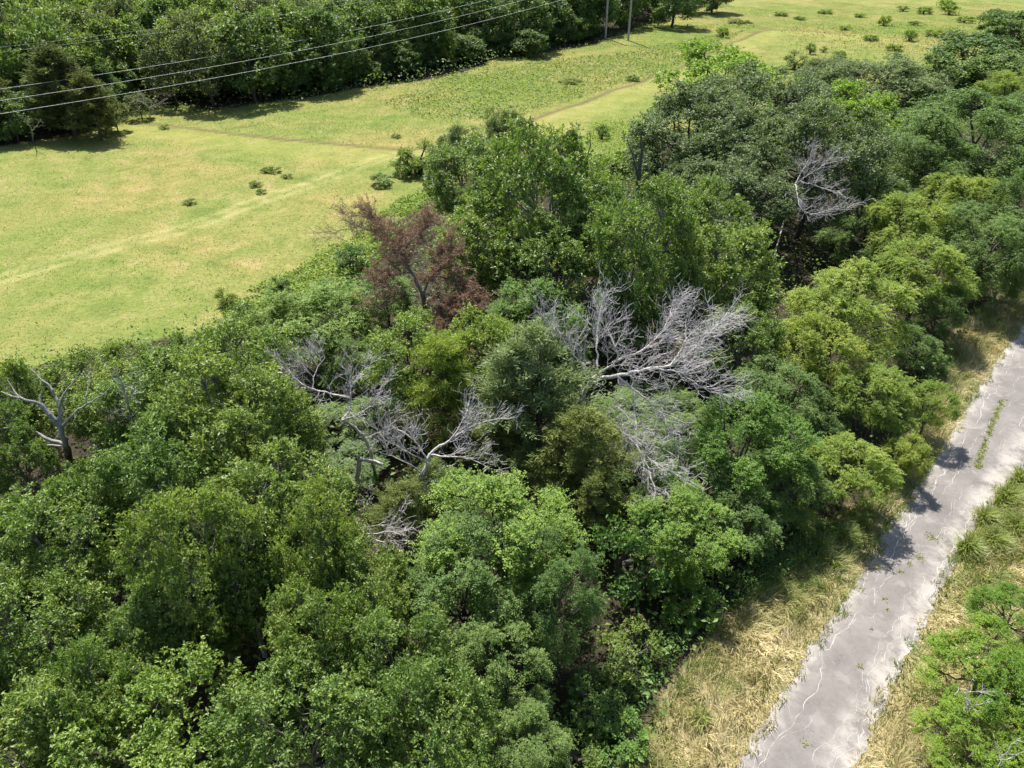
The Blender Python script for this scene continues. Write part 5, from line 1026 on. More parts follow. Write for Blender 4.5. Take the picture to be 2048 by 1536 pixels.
          [-46.45, 105.81, 10.39], [-48.81, 103.14, 10.35], [-51.16, 100.46, 10.32], [-53.52, 97.79, 10.31], [-55.87, 95.11, 10.3], [-58.22, 92.44, 10.31], [-60.58, 89.76, 10.32],
          [-62.93, 87.09, 10.35], [-65.29, 84.41, 10.39], [-67.64, 81.74, 10.44], [-69.99, 79.06, 10.51], [-72.35, 76.39, 10.58], [-74.7, 73.71, 10.67], [-77.06, 71.04, 10.77],
          [-79.41, 68.36, 10.88], [-81.76, 65.69, 11.0], [-84.12, 63.01, 11.13], [-86.47, 60.34, 11.28], [-88.83, 57.66, 11.43], [-91.18, 54.99, 11.6], [-93.53, 52.31, 11.78],
          [-95.89, 49.64, 11.97], [-98.24, 46.96, 12.17], [-100.6, 44.29, 12.39], [-102.95, 41.61, 12.61], [-105.3, 38.94, 12.85], [-107.66, 36.26, 13.1], [-110.01, 33.59, 13.36],
          [-112.37, 30.91, 13.63], [-114.72, 28.24, 13.91], [-117.07, 25.56, 14.21], [-119.43, 22.89, 14.51], [-121.78, 20.21, 14.83], [-124.14, 17.54, 15.16],
          [-126.49, 14.86, 15.5]],
  'r': 0.008}]
UNDER = [([[-36.88, 37.51], [-26.23, 41.79], [-18.59, 44.55], [-12.86, 51.82], [-8.95, 67.34], [-3.57, 79.81], [9.74, 78.93], [25.2, 99.15], [52.28, 117.0], [73.39, 128.16],
   [108.19, 157.17], [42.7, 51.82], [33.6, 45.28], [27.78, 38.67], [20.17, 28.14], [15.1, 24.24], [10.11, 20.69], [6.93, 16.81], [3.79, 12.14], [-19.67, 12.14]],
  230000, 2.4, 71, 0.12)]
VERGE_WEEDS = [([[-0.4, 12.14], [3.02, 16.6], [6.69, 19.77], [10.19, 21.8], [14.86, 24.9], [15.81, 24.24], [11.28, 20.96], [7.77, 18.89], [4.95, 15.36], [3.45, 12.14]], 52000, 0.9, 72, 0.2)]
FAR_UNDER = [([[-63.48, 84.51], [-56.17, 91.9], [-53.22, 99.15], [-51.05, 110.47], [-34.13, 110.47], [-10.63, 131.46], [7.52, 154.32], [52.76, 226.0], [71.4, 273.25], [8.82, 183.96],
   [-39.97, 146.29], [-65.4, 120.53], [-74.31, 101.79]],
  52000, 3.0, 73, 0.12)]
WEEDS = [([[-19.42, 110.47], [-10.69, 132.31], [7.16, 146.29], [25.74, 157.17], [55.22, 183.96], [23.79, 132.31], [12.22, 118.74], [-1.66, 103.15], [-11.93, 101.79]], 48000, 0.6, 81, 0.3),
 ([[-51.83, 96.14], [-49.6, 106.85], [-42.06, 105.69], [-33.64, 108.63], [-27.72, 114.97], [-19.52, 121.62], [-10.33, 127.36], [-2.21, 142.31], [7.25, 148.36], [17.81, 158.34],
   [29.94, 177.96], [50.19, 214.18], [52.58, 231.79], [32.35, 193.68], [19.1, 170.95], [7.74, 159.53], [-2.37, 153.76], [-11.0, 136.69], [-20.73, 130.2], [-29.28, 122.36],
   [-35.52, 115.64], [-44.46, 112.68], [-52.86, 114.97], [-54.93, 102.88]],
  30000, 1.0, 86, 0.2),
 ([[42.23, 200.7], [59.85, 191.99], [55.22, 183.96], [40.14, 183.96]], 1500, 0.5, 84, 0.3),
 ([[62.19, 183.96], [106.41, 220.48], [147.1, 231.79], [106.51, 163.18], [65.02, 128.16], [54.29, 146.29]], 22000, 0.6, 82, 0.36),
 ([[40.45, 136.69], [63.72, 146.29], [50.97, 113.66], [38.69, 110.47]], 7000, 0.5, 83, 0.36)]
RIGHT_WEEDS = [([[12.0, 12.14], [15.38, 16.17], [19.14, 20.96], [23.88, 25.92], [26.62, 28.14], [29.55, 26.64], [18.86, 12.14]], 26000, 0.6, 97, 0.4),
 ([[12.15, 22.39], [16.18, 24.57], [17.58, 23.92], [10.92, 18.41], [5.32, 13.21], [4.72, 13.84]], 9000, 0.4, 98, 0.52)]
MEADOW_WEEDS = [([[-34.05, 37.51], [-61.77, 87.55], [-53.82, 100.45], [-52.33, 113.66], [-10.84, 134.47], [32.1, 191.99], [53.5, 229.44], [75, 240], [150, 240], [125, 150], [71.41, 124.24],
   [31.21, 96.63], [9.48, 76.36], [-6.23, 70.14], [-11.71, 59.91], [-12.69, 50.93], [-20.13, 43.84]],
  110000, 0.3, 95, 0.6)]
VINES = [([[10.46, 99.15], [19.36, 104.55], [16.84, 81.64], [11.36, 70.14], [7.74, 81.64]], 9000, 0.9, 91, 0.25),
 ([[-22.02, 48.39], [-18.41, 51.82], [-14.37, 59.91], [-11.26, 70.14], [-6.45, 73.14], [-6.89, 66.0], [-10.51, 57.71], [-12.21, 48.39], [-16.27, 43.84], [-20.13, 43.84]], 30000,
  0.5, 92, 0.36)]
TALL = [(22.76, 25.23, 1.1, 1300), (24.78, 26.64, 1.3, 1500), (21.02, 23.29, 0.8, 800), (24.2, 24.57, 1.3, 1500), (22.47, 23.6, 1.0, 900), (26.15, 28.14, 1.2, 1000),
 (18.98, 21.52, 0.4, 200), (13.9, 24.9, 0.9, 600), (15.69, 23.92, 0.7, 400), (12.02, 24.24, 0.8, 500), (14.29, 23.29, 0.6, 250), (14.42, 22.39, 0.4, 120), (6.91, 14.97, 0.4, 80)]
ROAD_WEEDS = [(29.7, 35.31, 0.1, 14), (29.44, 35.19, 0.2, 25), (29.24, 35.02, 0.14, 36), (29.16, 34.87, 0.18, 17), (29.18, 34.74, 0.16, 45), (29.13, 34.62, 0.13, 19), (28.79, 34.46, 0.18, 36),
 (28.76, 34.34, 0.16, 33), (28.63, 34.26, 0.19, 45), (28.58, 34.06, 0.1, 16), (28.38, 33.99, 0.16, 21), (28.37, 33.82, 0.17, 40), (28.29, 33.78, 0.19, 20),
 (28.25, 33.67, 0.14, 32), (28.2, 33.5, 0.18, 44), (27.96, 33.4, 0.12, 30), (27.84, 33.31, 0.19, 44), (27.83, 33.17, 0.12, 12), (27.72, 33.13, 0.08, 28), (27.78, 33.02, 0.19, 23),
 (27.51, 32.89, 0.19, 13), (27.61, 32.83, 0.12, 12), (27.38, 32.66, 0.18, 39), (27.23, 32.54, 0.15, 38), (27.29, 32.49, 0.11, 18), (27.26, 32.42, 0.17, 45),
 (27.17, 32.28, 0.14, 21), (26.86, 32.11, 0.08, 20), (26.97, 32.07, 0.09, 31), (26.95, 31.96, 0.08, 43), (26.86, 31.88, 0.08, 23), (26.8, 31.77, 0.13, 17),
 (26.53, 31.67, 0.18, 21), (26.41, 31.55, 0.17, 20), (26.39, 31.41, 0.09, 42), (26.4, 31.32, 0.13, 15), (26.25, 31.24, 0.09, 12), (26.16, 31.07, 0.08, 35), (26.05, 30.95, 0.2, 44),
 (25.97, 30.84, 0.14, 32), (25.95, 30.76, 0.16, 12), (25.78, 30.67, 0.09, 32), (25.81, 30.48, 0.11, 30), (25.65, 30.46, 0.17, 32), (25.57, 30.28, 0.19, 30),
 (25.35, 30.15, 0.14, 36), (25.41, 29.99, 0.12, 30), (25.26, 29.94, 0.19, 45), (25.2, 29.75, 0.18, 35), (25.02, 29.66, 0.18, 44), (24.94, 29.53, 0.09, 29),
 (24.97, 29.39, 0.15, 29), (24.77, 29.28, 0.18, 29), (24.89, 29.24, 0.13, 35), (24.66, 29.13, 0.14, 41), (24.72, 29.01, 0.15, 24), (19.81, 24.05, 0.33, 90),
 (18.63, 22.74, 0.3, 70), (18.0, 22.39, 0.15, 25), (17.4, 21.95, 0.12, 20), (16.03, 20.42, 0.12, 20), (15.93, 19.85, 0.1, 15), (13.67, 17.14, 0.15, 25), (10.46, 14.02, 0.15, 15),
 (14.89, 18.89, 0.12, 10)]

rng = np.random.default_rng(11)
def chaikin(l, it=2):
    l = np.asarray(l, dtype=float)
    for _ in range(it):
        l = np.concatenate([l[:1], np.stack([l[:-1] * .75 + l[1:] * .25, l[:-1] * .25 + l[1:] * .75], 1).reshape(-1, 2), l[-1:]])
    return l
TRAIL, TRACK, SIDE_TRAIL = chaikin(TRAIL), chaikin(TRACK), chaikin(SIDE_TRAIL)

# ------------------------------------------------------------------ ground
def axis(lo, f0, f1, hi, step):
    fine = np.arange(f0, f1 + 1e-6, step)
    def out(a, b, n):
        t = np.linspace(0, 1, n)[1:]
        return a + (b - a) * t ** 2.2
    return np.concatenate([out(f0, lo, 12)[::-1], fine, out(f1, hi, 12)])
gx = axis(-900, -84, 130, 900, 0.75)
gy = axis(-120, 4, 215, 1600, 0.75)
GX, GY = np.meshgrid(gx, gy)
GZ = ground_z(GX, GY)
nx, ny = len(gx), len(gy)
ii = (np.arange(ny - 1)[:, None] * nx + np.arange(nx - 1)[None, :]).ravel()
GF = np.stack([ii, ii + 1, ii + nx + 1, ii + nx], axis=1)

def smooth01(v, a, b):
    t = np.clip((v - a) / (b - a), 0, 1)
    return t * t * (3 - 2 * t)

d_trail = dist_poly(GX, GY, TRAIL) + (fbm(GX * .35, GY * .35, 8) - .5) * .8               # mown path edge; positive = far side (unmown)
d_track = np.abs(dist_poly(GX, GY, TRACK))
d_side = np.abs(dist_poly(GX, GY, SIDE_TRAIL))
wj = (fbm(GX * .25, GY * .25, 3) - .5) * 5
wood = inside(GX + wj * .5, GY + wj, WOOD_POLY)
farwood = inside(GX + wj, GY + wj, FAR_WOOD_POLY)
woods = np.maximum(wood, farwood).astype(float)
verge = inside(GX, GY, VERGE_POLY).astype(float)
bare = np.maximum(1 - smooth01(np.abs(d_trail), .1, .75), .55 * (1 - smooth01(d_side, .15, .8)))
mown = smooth01(-d_trail, 0.0, .6) * (1 - smooth01(-d_trail, 5.0, 8.0))
tr = np.maximum(1 - smooth01(np.abs(d_track - .8), .25, .75), 0)
gm = poly_mesh('ground', np.stack([GX, GY, GZ], -1).reshape(-1, 3), GF, None, None, True)
ca = gm.attributes.new('cover', 'FLOAT_COLOR', 'POINT')
ca.data.foreach_set('color', np.stack([woods, np.clip(bare, 0, 1), verge, np.clip(mown + .0 * tr, 0, 1)], -1).astype(np.float32).ravel())
cb = gm.attributes.new('wheel', 'FLOAT', 'POINT')
cb.data.foreach_set('value', tr.astype(np.float32).ravel())

m, nt, out = new_mat('ground_cover')
geo = nt.nodes.new('ShaderNodeNewGeometry')
pos = geo.outputs['Position']
cov = attr(nt, 'cover')
sp = nt.nodes.new('ShaderNodeSeparateColor'); nt.links.new(cov.outputs['Color'], sp.inputs[0])
n_big = noise(nt, .045, 4, .6, pos, .6)
n_mid = noise(nt, .32, 5, .65, pos, .4)
n_fine = noise(nt, 3.2, 5, .7, pos)
n_vf = noise(nt, 14.0, 3, .7, pos)
field = ramp(nt, n_mid, [(.26, (.12, .158, .04)), (.42, (.18, .212, .056)), (.56, (.23, .238, .074)), (.68, (.29, .26, .108)), (.8, (.30, .235, .12))])
fieldb = ramp(nt, n_big, [(.34, (.76, .92, .7)), (.5, (1, 1, 1)), (.64, (1.22, 1.03, 1.18))])
field = mixc(nt, 1.0, field, fieldb, 'MULTIPLY')
ff = ramp(nt, n_fine, [(.28, (.55, .6, .5)), (.5, (1, 1, 1)), (.72, (1.3, 1.25, 1.2))])
field = mixc(nt, .8, field, ff, 'MULTIPLY')
fv = ramp(nt, n_vf, [(.3, (.68, .72, .66)), (.7, (1.25, 1.22, 1.18))])
field = mixc(nt, .6, field, fv, 'MULTIPLY')
mow = ramp(nt, n_mid, [(.3, (.215, .23, .055)), (.6, (.275, .275, .08)), (.8, (.31, .27, .12))])
mow = mixc(nt, .5, mow, ff, 'MULTIPLY')
c = mixc(nt, sp.outputs['Red'], field, field)
alp = cov.outputs['Alpha']
al2 = nt.nodes.new('ShaderNodeMath'); al2.operation = 'MULTIPLY'; nt.links.new(alp, al2.inputs[0]); al2.inputs[1].default_value = .55
c = mixc(nt, al2.outputs[0], field, mow)
wh = attr(nt, 'wheel').outputs['Fac']
whm = nt.nodes.new('ShaderNodeMath'); whm.operation = 'MULTIPLY'; nt.links.new(wh, whm.inputs[0])
nt.links.new(ramp(nt, n_mid, [(.33, (.08, .08, .08)), (.6, (.65, .65, .65))]), whm.inputs[1])
c = mixc(nt, whm.outputs[0], c, (.36, .335, .14))
soil = ramp(nt, n_fine, [(.3, (.075, .055, .03)), (.7, (.17, .125, .07))])
bm = nt.nodes.new('ShaderNodeMath'); bm.operation = 'MULTIPLY'; nt.links.new(sp.outputs['Green'], bm.inputs[0])
nt.links.new(ramp(nt, n_mid, [(.3, (.55, .55, .55)), (.6, (1, 1, 1))]), bm.inputs[1])
c = mixc(nt, bm.outputs[0], c, soil)
litter = ramp(nt, n_vf, [(.3, (.022, .020, .014)), (.55, (.055, .045, .03)), (.8, (.13, .10, .07))])
c = mixc(nt, sp.outputs['Red'], c, litter)
straw = ramp(nt, n_vf, [(.3, (.12, .105, .05)), (.45, (.24, .205, .10)), (.6, (.40, .34, .19)), (.78, (.56, .48, .30))])
c = mixc(nt, sp.outputs['Blue'], c, straw)
p = nt.nodes.new('ShaderNodeBsdfPrincipled')
nt.links.new(c, p.inputs['Base Color']); p.inputs['Roughness'].default_value = .95; p.inputs['Specular IOR Level'].default_value = .1
bp = nt.nodes.new('ShaderNodeBump'); bp.inputs['Strength'].default_value = .9; bp.inputs['Distance'].default_value = .12
nt.links.new(n_fine, bp.inputs['Height']); nt.links.new(bp.outputs[0], p.inputs['Normal'])
nt.links.new(p.outputs[0], out.inputs['Surface'])
gm.materials.append(m)
ground = link('ground', gm)
tag(ground, 'flat grassy ground running under wood, meadow and roadside', kind='structure')

# ------------------------------------------------------------------ road
def resample(line, step):
    line = np.asarray(line, dtype=float)
    t = np.concatenate([[0], np.cumsum(np.linalg.norm(np.diff(line, axis=0), axis=1))])
    n = int(t[-1] / step) + 1
    q = np.linspace(0, t[-1], n)
    return np.stack([np.interp(q, t, line[:, k]) for k in range(line.shape[1])], 1)
def smoothl(a, it=20):
    a = a.copy()
    for _ in range(it): a[1:-1] = .25 * a[:-2] + .5 * a[1:-1] + .25 * a[2:]
    return a
NR = 260
def param(line, n):
    line = np.asarray(line, dtype=float)
    t = np.linspace(0, 1, len(line)); q = np.linspace(0, 1, n)
    s = np.concatenate([[0], np.cumsum(np.linalg.norm(np.diff(line, axis=0), axis=1))]); s /= s[-1]
    return smoothl(np.stack([np.interp(q, s, line[:, k]) for k in range(2)], 1), 60)
RL, RR = param(ROAD_LEFT, NR), param(ROAD_RIGHT, NR)
CW = 15
us = np.linspace(0, 1, CW)
ew = np.random.default_rng(3).normal(0, .11, (2, NR))
jl = ew[0] + (fbm(np.arange(NR) * .35, np.zeros(NR), 5) - .5) * .45 + (vnoise(np.arange(NR) * 1.1, np.zeros(NR), 15) - .5) * .3
jr = ew[1] + (fbm(np.arange(NR) * .35, np.zeros(NR), 9) - .5) * .45 + (vnoise(np.arange(NR) * 1.1, np.zeros(NR), 19) - .5) * .3
wv = norm(RR - RL)
RLj, RRj = RL + wv * jl[:, None] * .5, RR + wv * jr[:, None] * .5
XY = RLj[:, None, :] * (1 - us)[None, :, None] + RRj[:, None, :] * us[None, :, None]
Zr = np.broadcast_to(0.012 + 0.05 * (1 - (2 * us - 1) ** 2)[None, :], XY.shape[:2]) + ground_z(XY[..., 0], XY[..., 1])
RV = np.concatenate([XY, Zr[..., None]], -1).reshape(-1, 3)
ii = (np.arange(NR - 1)[:, None] * CW + np.arange(CW - 1)[None, :]).ravel()
RF = np.stack([ii, ii + 1, ii + CW + 1, ii + CW], 1)
m, nt, out = new_mat('worn_asphalt')
geo = nt.nodes.new('ShaderNodeNewGeometry'); pos = geo.outputs['Position']
ua = attr(nt, 'across').outputs['Fac']
n1 = noise(nt, .5, 6, .68, pos, .2); n2 = noise(nt, 5.0, 5, .7, pos); n3 = noise(nt, 40.0, 3, .7, pos)
asph = ramp(nt, n1, [(.25, (.140, .128, .118)), (.5, (.186, .172, .160)), (.78, (.245, .229, .214))])
asph = mixc(nt, .7, asph, ramp(nt, n3, [(.3, (.78, .78, .78)), (.7, (1.2, 1.2, 1.2))]), 'MULTIPLY')
asph = mixc(nt, .5, asph, ramp(nt, n2, [(.3, (.85, .85, .84)), (.7, (1.12, 1.12, 1.12))]), 'MULTIPLY')
edge = ramp(nt, ua, [(0, (1, 1, 1)), (.14, (.35, .35, .35)), (.3, (.06, .06, .06)), (.6, (.10, .10, .10)), (.76, (.7, .7, .7)), (1, (1, 1, 1))])
al = attr(nt, 'along').outputs['Fac']
ef = ramp(nt, al, [(0, (.7, .7, .7)), (.5, (.85, .85, .85)), (.62, (1.25, 1.25, 1.25))])
e2 = nt.nodes.new('ShaderNodeMath'); e2.operation = 'MULTIPLY'; nt.links.new(edge, e2.inputs[0]); nt.links.new(ef, e2.inputs[1])
em = nt.nodes.new('ShaderNodeMath'); em.operation = 'MULTIPLY'; em.use_clamp = True
nt.links.new(e2.outputs[0], em.inputs[0])
nt.links.new(ramp(nt, noise(nt, .8, 8, .78, pos, .15), [(.40, (.0, .0, .0)), (.58, (1, 1, 1))]), em.inputs[1])
spots = ramp(nt, noise(nt, 1.3, 2, .4, pos, .3), [(.62, (0, 0, 0)), (.68, (.45, .45, .45))])
asph = mixc(nt, spots, asph, (.30, .28, .255))
vor = nt.nodes.new('ShaderNodeTexVoronoi'); vor.feature = 'DISTANCE_TO_EDGE'; vor.inputs['Scale'].default_value = .75
nn_ = nt.nodes.new('ShaderNodeTexNoise'); nn_.inputs['Scale'].default_value = 1.6; nn_.inputs['Detail'].default_value = 6; nt.links.new(pos, nn_.inputs['Vector'])
vs_ = nt.nodes.new('ShaderNodeVectorMath'); vs_.operation = 'MULTIPLY_ADD'; nt.links.new(nn_.outputs['Color'], vs_.inputs[0]); vs_.inputs[1].default_value = (1.4, 1.4, 1.4); nt.links.new(pos, vs_.inputs[2])
nt.links.new(vs_.outputs[0], vor.inputs['Vector'])
hair = ramp(nt, vor.outputs['Distance'], [(0, (.55, .55, .55)), (.014, (0, 0, 0))])
asph = mixc(nt, hair, asph, (.10, .092, .085))
c = mixc(nt, em.outputs[0], asph, (.49, .45, .41))
p = nt.nodes.new('ShaderNodeBsdfPrincipled')
nt.links.new(c, p.inputs['Base Color']); p.inputs['Roughness'].default_value = .85; p.inputs['Specular IOR Level'].default_value = .25
bp = nt.nodes.new('ShaderNodeBump'); bp.inputs['Strength'].default_value = .35; bp.inputs['Distance'].default_value = .01
nt.links.new(n3, bp.inputs['Height']); nt.links.new(bp.outputs[0], p.inputs['Normal'])
nt.links.new(p.outputs[0], out.inputs['Surface'])
rm = poly_mesh('road', RV, RF, m, None, True)
ra = rm.attributes.new('across', 'FLOAT', 'POINT')
ra.data.foreach_set('value', np.tile(us, NR).astype(np.float32))
rb = rm.attributes.new('along', 'FLOAT', 'POINT')
rb.data.foreach_set('value', np.repeat(np.linspace(0, 1, NR), CW).astype(np.float32))
road = tag(link('road', rm), 'narrow cracked grey road with bleached sandy edges', kind='structure')

# cracks filled with pale dust: jagged ribbons lying in the road surface
def road_pt(s, u):
    i = np.clip(s, 0, 1) * (NR - 1)
    k = np.arange(NR)
    l = np.stack([np.interp(i, k, RLj[:, q]) for q in range(2)], -1); r = np.stack([np.interp(i, k, RRj[:, q]) for q in range(2)], -1)
    u = np.asarray(u)[..., None]
    return l * (1 - u) + r * u
m, nt, out = new_mat('crack_dust')
p = nt.nodes.new('ShaderNodeBsdfPrincipled')
geo = nt.nodes.new('ShaderNodeNewGeometry')
nt.links.new(ramp(nt, noise(nt, 3.0, 4, .6, geo.outputs['Position']), [(.3, (.46, .43, .40)), (.7, (.66, .62, .58))]), p.inputs['Base Color'])
p.inputs['Roughness'].default_value = .95
nt.links.new(p.outputs[0], out.inputs['Surface'])
m2, nt, out = new_mat('open_crack')
p = nt.nodes.new('ShaderNodeBsdfPrincipled')
geo = nt.nodes.new('ShaderNodeNewGeometry')
nt.links.new(ramp(nt, noise(nt, 3.0, 4, .6, geo.outputs['Position']), [(.3, (.09, .085, .08)), (.7, (.17, .16, .15))]), p.inputs['Base Color'])
p.inputs['Roughness'].default_value = .95
nt.links.new(p.outputs[0], out.inputs['Surface'])
crng = np.random.default_rng(5)
def crack(s0, u0, s1, u1, w, mat, wob=.05):
    L = np.linalg.norm(road_pt(np.array(s1), np.array(u1)) - road_pt(np.array(s0), np.array(u0)))
    n = max(5, int(L / .17))
    t = np.linspace(0, 1, n)
    walk = np.cumsum(np.repeat(crng.normal(0, 1, n // 2 + 1), 2)[:n]) * .011 + crng.normal(0, .006, n); walk -= t * walk[-1]
    u = np.clip(u0 + (u1 - u0) * t + walk + wob * .35 * np.sin(t * 5 + crng.random() * 6), .02, .985)
    s = s0 + (s1 - s0) * t
    q = road_pt(s, u)
    d = norm(np.gradient(q, axis=0)); nrm = np.stack([-d[:, 1], d[:, 0]], 1)
    ww = w * .42 * (.15 + 1.2 * crng.random(n) ** 1.5); ww[0] = ww[-1] = .004
    z = 0.012 + .05 * (1 - (2 * u - 1) ** 2) + .005 + ground_z(q[:, 0], q[:, 1])
    A = np.concatenate([q + nrm * ww[:, None] * .5, z[:, None]], 1); B = np.concatenate([q - nrm * ww[:, None] * .5, z[:, None]], 1)
    V = np.stack([A, B], 1).reshape(-1, 3)
    k = np.arange(n - 1) * 2
    o = link('crack', poly_mesh('crack', V, np.stack([k, k + 1, k + 3, k + 2], 1), mat), road)
    return o
for cr in CRACKS: crack(*cr[:4], cr[4], m if cr[5] == 'pale' else m2)

# ------------------------------------------------------------------ foliage builders
UP = np.array([0, 0, 1.0])
def leaves(b, d, n, L, W, fold=.25, tint=None, rng=rng, mid=.45):
    """one folded two-triangle leaf per row"""
    d = norm(d); s = norm(np.cross(n, d)); nn = np.cross(d, s)
    L = np.broadcast_to(L, (len(b),))[:, None]; W = np.broadcast_to(W, (len(b),))[:, None]
    tip = b + d * L - nn * L * .12
    c = b + d * L * mid + nn * W * fold
    V = np.stack([b, c - s * W * .5, tip, c + s * W * .5], 1)
    k = (np.arange(len(b)) * 4)[:, None]
    F = np.concatenate([k + np.array([[0, 1, 2]]), k + np.array([[0, 2, 3]])], 1).reshape(-1, 3)
    if tint is None: tint = rng.random(len(b))
    return V.reshape(-1, 3), F, np.repeat(tint, 2)

def dirs_on_sphere(n, rng, zmin=-.35):
    i = np.arange(n) + .5
    z = zmin + (1 - zmin) * i / n
    a = i * 2.399963 + rng.random() * 6.28
    r = np.sqrt(np.maximum(0, 1 - z * z))
    v = np.stack([r * np.cos(a), r * np.sin(a), z], 1)
    return norm(v + rng.normal(0, .16, (n, 3)))

def build_crown(seed, R=3.0, zc=5.0, rz=2.7, lobes=12, lobe_r=.36, spread=.70, clus=22, clus_r=.42, twigs=14, nleaf=8,
                L=.10, W=.05, mode='rosette', droop=0.0, zmin=-.35, flat=1.0, tint_pow=1.0, dark_low=False, Hbase=1.2, taper=0.0, up=.5):
    g = np.random.default_rng(seed)
    D = dirs_on_sphere(lobes, g, zmin)
    sc = np.array([R, R, rz])
    lc = D * spread * sc * g.uniform(.72, 1.12, (lobes, 1)) + np.array([0, 0, zc])
    if taper:                                              # cone-like crowns
        h = (lc[:, 2] - (zc - rz)) / (2 * rz)
        lc[:, :2] *= (1 - taper * np.clip(h, 0, 1))[:, None]
    lr = lobe_r * R * g.uniform(.55, 1.3, lobes)
    # clusters over each lobe's outer and upper face
    od = norm(g.normal(0, 1, (lobes, clus, 3)) + 1.1 * D[:, None, :] + np.array([0, 0, .45]))
    rad = lr[:, None] * g.uniform(.45, 1.05, (lobes, clus))
    cc = lc[:, None, :] + od * rad[..., None] * np.array([1, 1, flat])
    O = od.reshape(-1, 3); C = cc.reshape(-1, 3); nc = len(C)
    li = np.repeat(np.arange(lobes), clus)
    # twigs
    td = norm(np.repeat(O, twigs, 0) * .7 + g.normal(0, .62, (nc * twigs, 3)) + np.array([0, 0, up * .6 - droop]))
    tb = np.repeat(C, twigs, 0) + g.normal(0, clus_r * .42, (nc * twigs, 3)) * np.array([1, 1, .75])
    tl = clus_r * g.uniform(.45, 1.0, nc * twigs)
    nt_ = len(tb)
    clt = np.repeat(g.random(nc), twigs * nleaf)
    if mode == 'rosette':
        tip = tb + td * tl[:, None] * .8
        b = np.repeat(tip, nleaf, 0) + g.normal(0, L * .3, (nt_ * nleaf, 3))
        dd = norm(np.repeat(td, nleaf, 0) * .45 + g.normal(0, .75, (nt_ * nleaf, 3)))
        nn = norm(UP * .75 + g.normal(0, .5, (nt_ * nleaf, 3)) + np.repeat(td, nleaf, 0) * .35)
    else:                                                  # leaves in two rows along the twig
        t = np.tile((np.arange(nleaf) + .6) / nleaf, nt_)[:, None]
        tdr = np.repeat(td, nleaf, 0); tlr = np.repeat(tl, nleaf)[:, None] * (1.5 if mode == 'pinnate' else 1.3)
        sag = np.zeros((nt_ * nleaf, 3)); sag[:, 2:] = -(t ** 2) * tlr * (.35 + droop)
        b = np.repeat(tb, nleaf, 0) + tdr * tlr * t + sag
        side = norm(np.cross(tdr, UP + g.normal(0, .25, tdr.shape)))
        sgn = np.tile(np.where(np.arange(nleaf) % 2 == 0, 1.0, -1.0), nt_)[:, None]
        dd = norm(side * sgn + tdr * .55 + g.normal(0, .22, tdr.shape) + np.array([0, 0, -.12]))
        nn = norm(UP + g.normal(0, .33, tdr.shape))
    ok = b[:, 2] > .25
    b, dd, nn = b[ok], dd[ok], nn[ok]
    clt = clt[ok]
    tint = np.clip(.5 * g.random(len(b)) ** tint_pow + .55 * clt - .03, 0, 1)
    LL = L * g.uniform(.7, 1.25, len(b))
    V, F, T = leaves(b, dd, nn, LL, LL * (W / L), .22, tint, g)
    # wood
    S = []; B = []
    tz = zc - rz * .25
    trunk = np.array([[0, 0, -.15], [g.normal(0, .08), g.normal(0, .08), Hbase * .6], [g.normal(0, .15), g.normal(0, .15), (Hbase + tz) * .5], [g.normal(0, .2), g.normal(0, .2), tz]])
    s, tp, tr_ = polyline_segs(trunk, .17, .09, .015, g, .45); S += s
    if taper:
        s, _, _ = polyline_segs(np.array([tp[-1], [0, 0, zc + rz * .85]]), .09, .02, .02, g, .4); S += s
    for k in range(lobes):
        st = tp[min(len(tp) - 1, int(len(tp) * g.uniform(.45, 1)))]
        e = lc[k]
        midp = st * .45 + e * .55 + np.array([0, 0, -.25 * np.linalg.norm(e - st) * .4]) + g.normal(0, .12, 3)
        s, _, _ = polyline_segs(np.array([st, midp, e]), .075, .03, .03, g, .35); S += s
        for q in range(clus):
            e2 = cc[k, q]
            midp = lc[k] * .5 + e2 * .5 + g.normal(0, .08, 3)
            B.append(np.concatenate([lc[k], midp, [.022, .014]])); B.append(np.concatenate([midp, e2, [.014, .009]]))
    pick = g.random(nt_) < .16
    tb_, te_ = np.repeat(C, twigs, 0)[pick], (tb + td * tl[:, None] * .75)[pick]
    B = np.array(B); B2 = np.concatenate([tb_, te_, np.full((len(tb_), 1), .007), np.full((len(tb_), 1), .004)], 1)
    return (V, F, T), np.array(S), np.concatenate([B, B2])

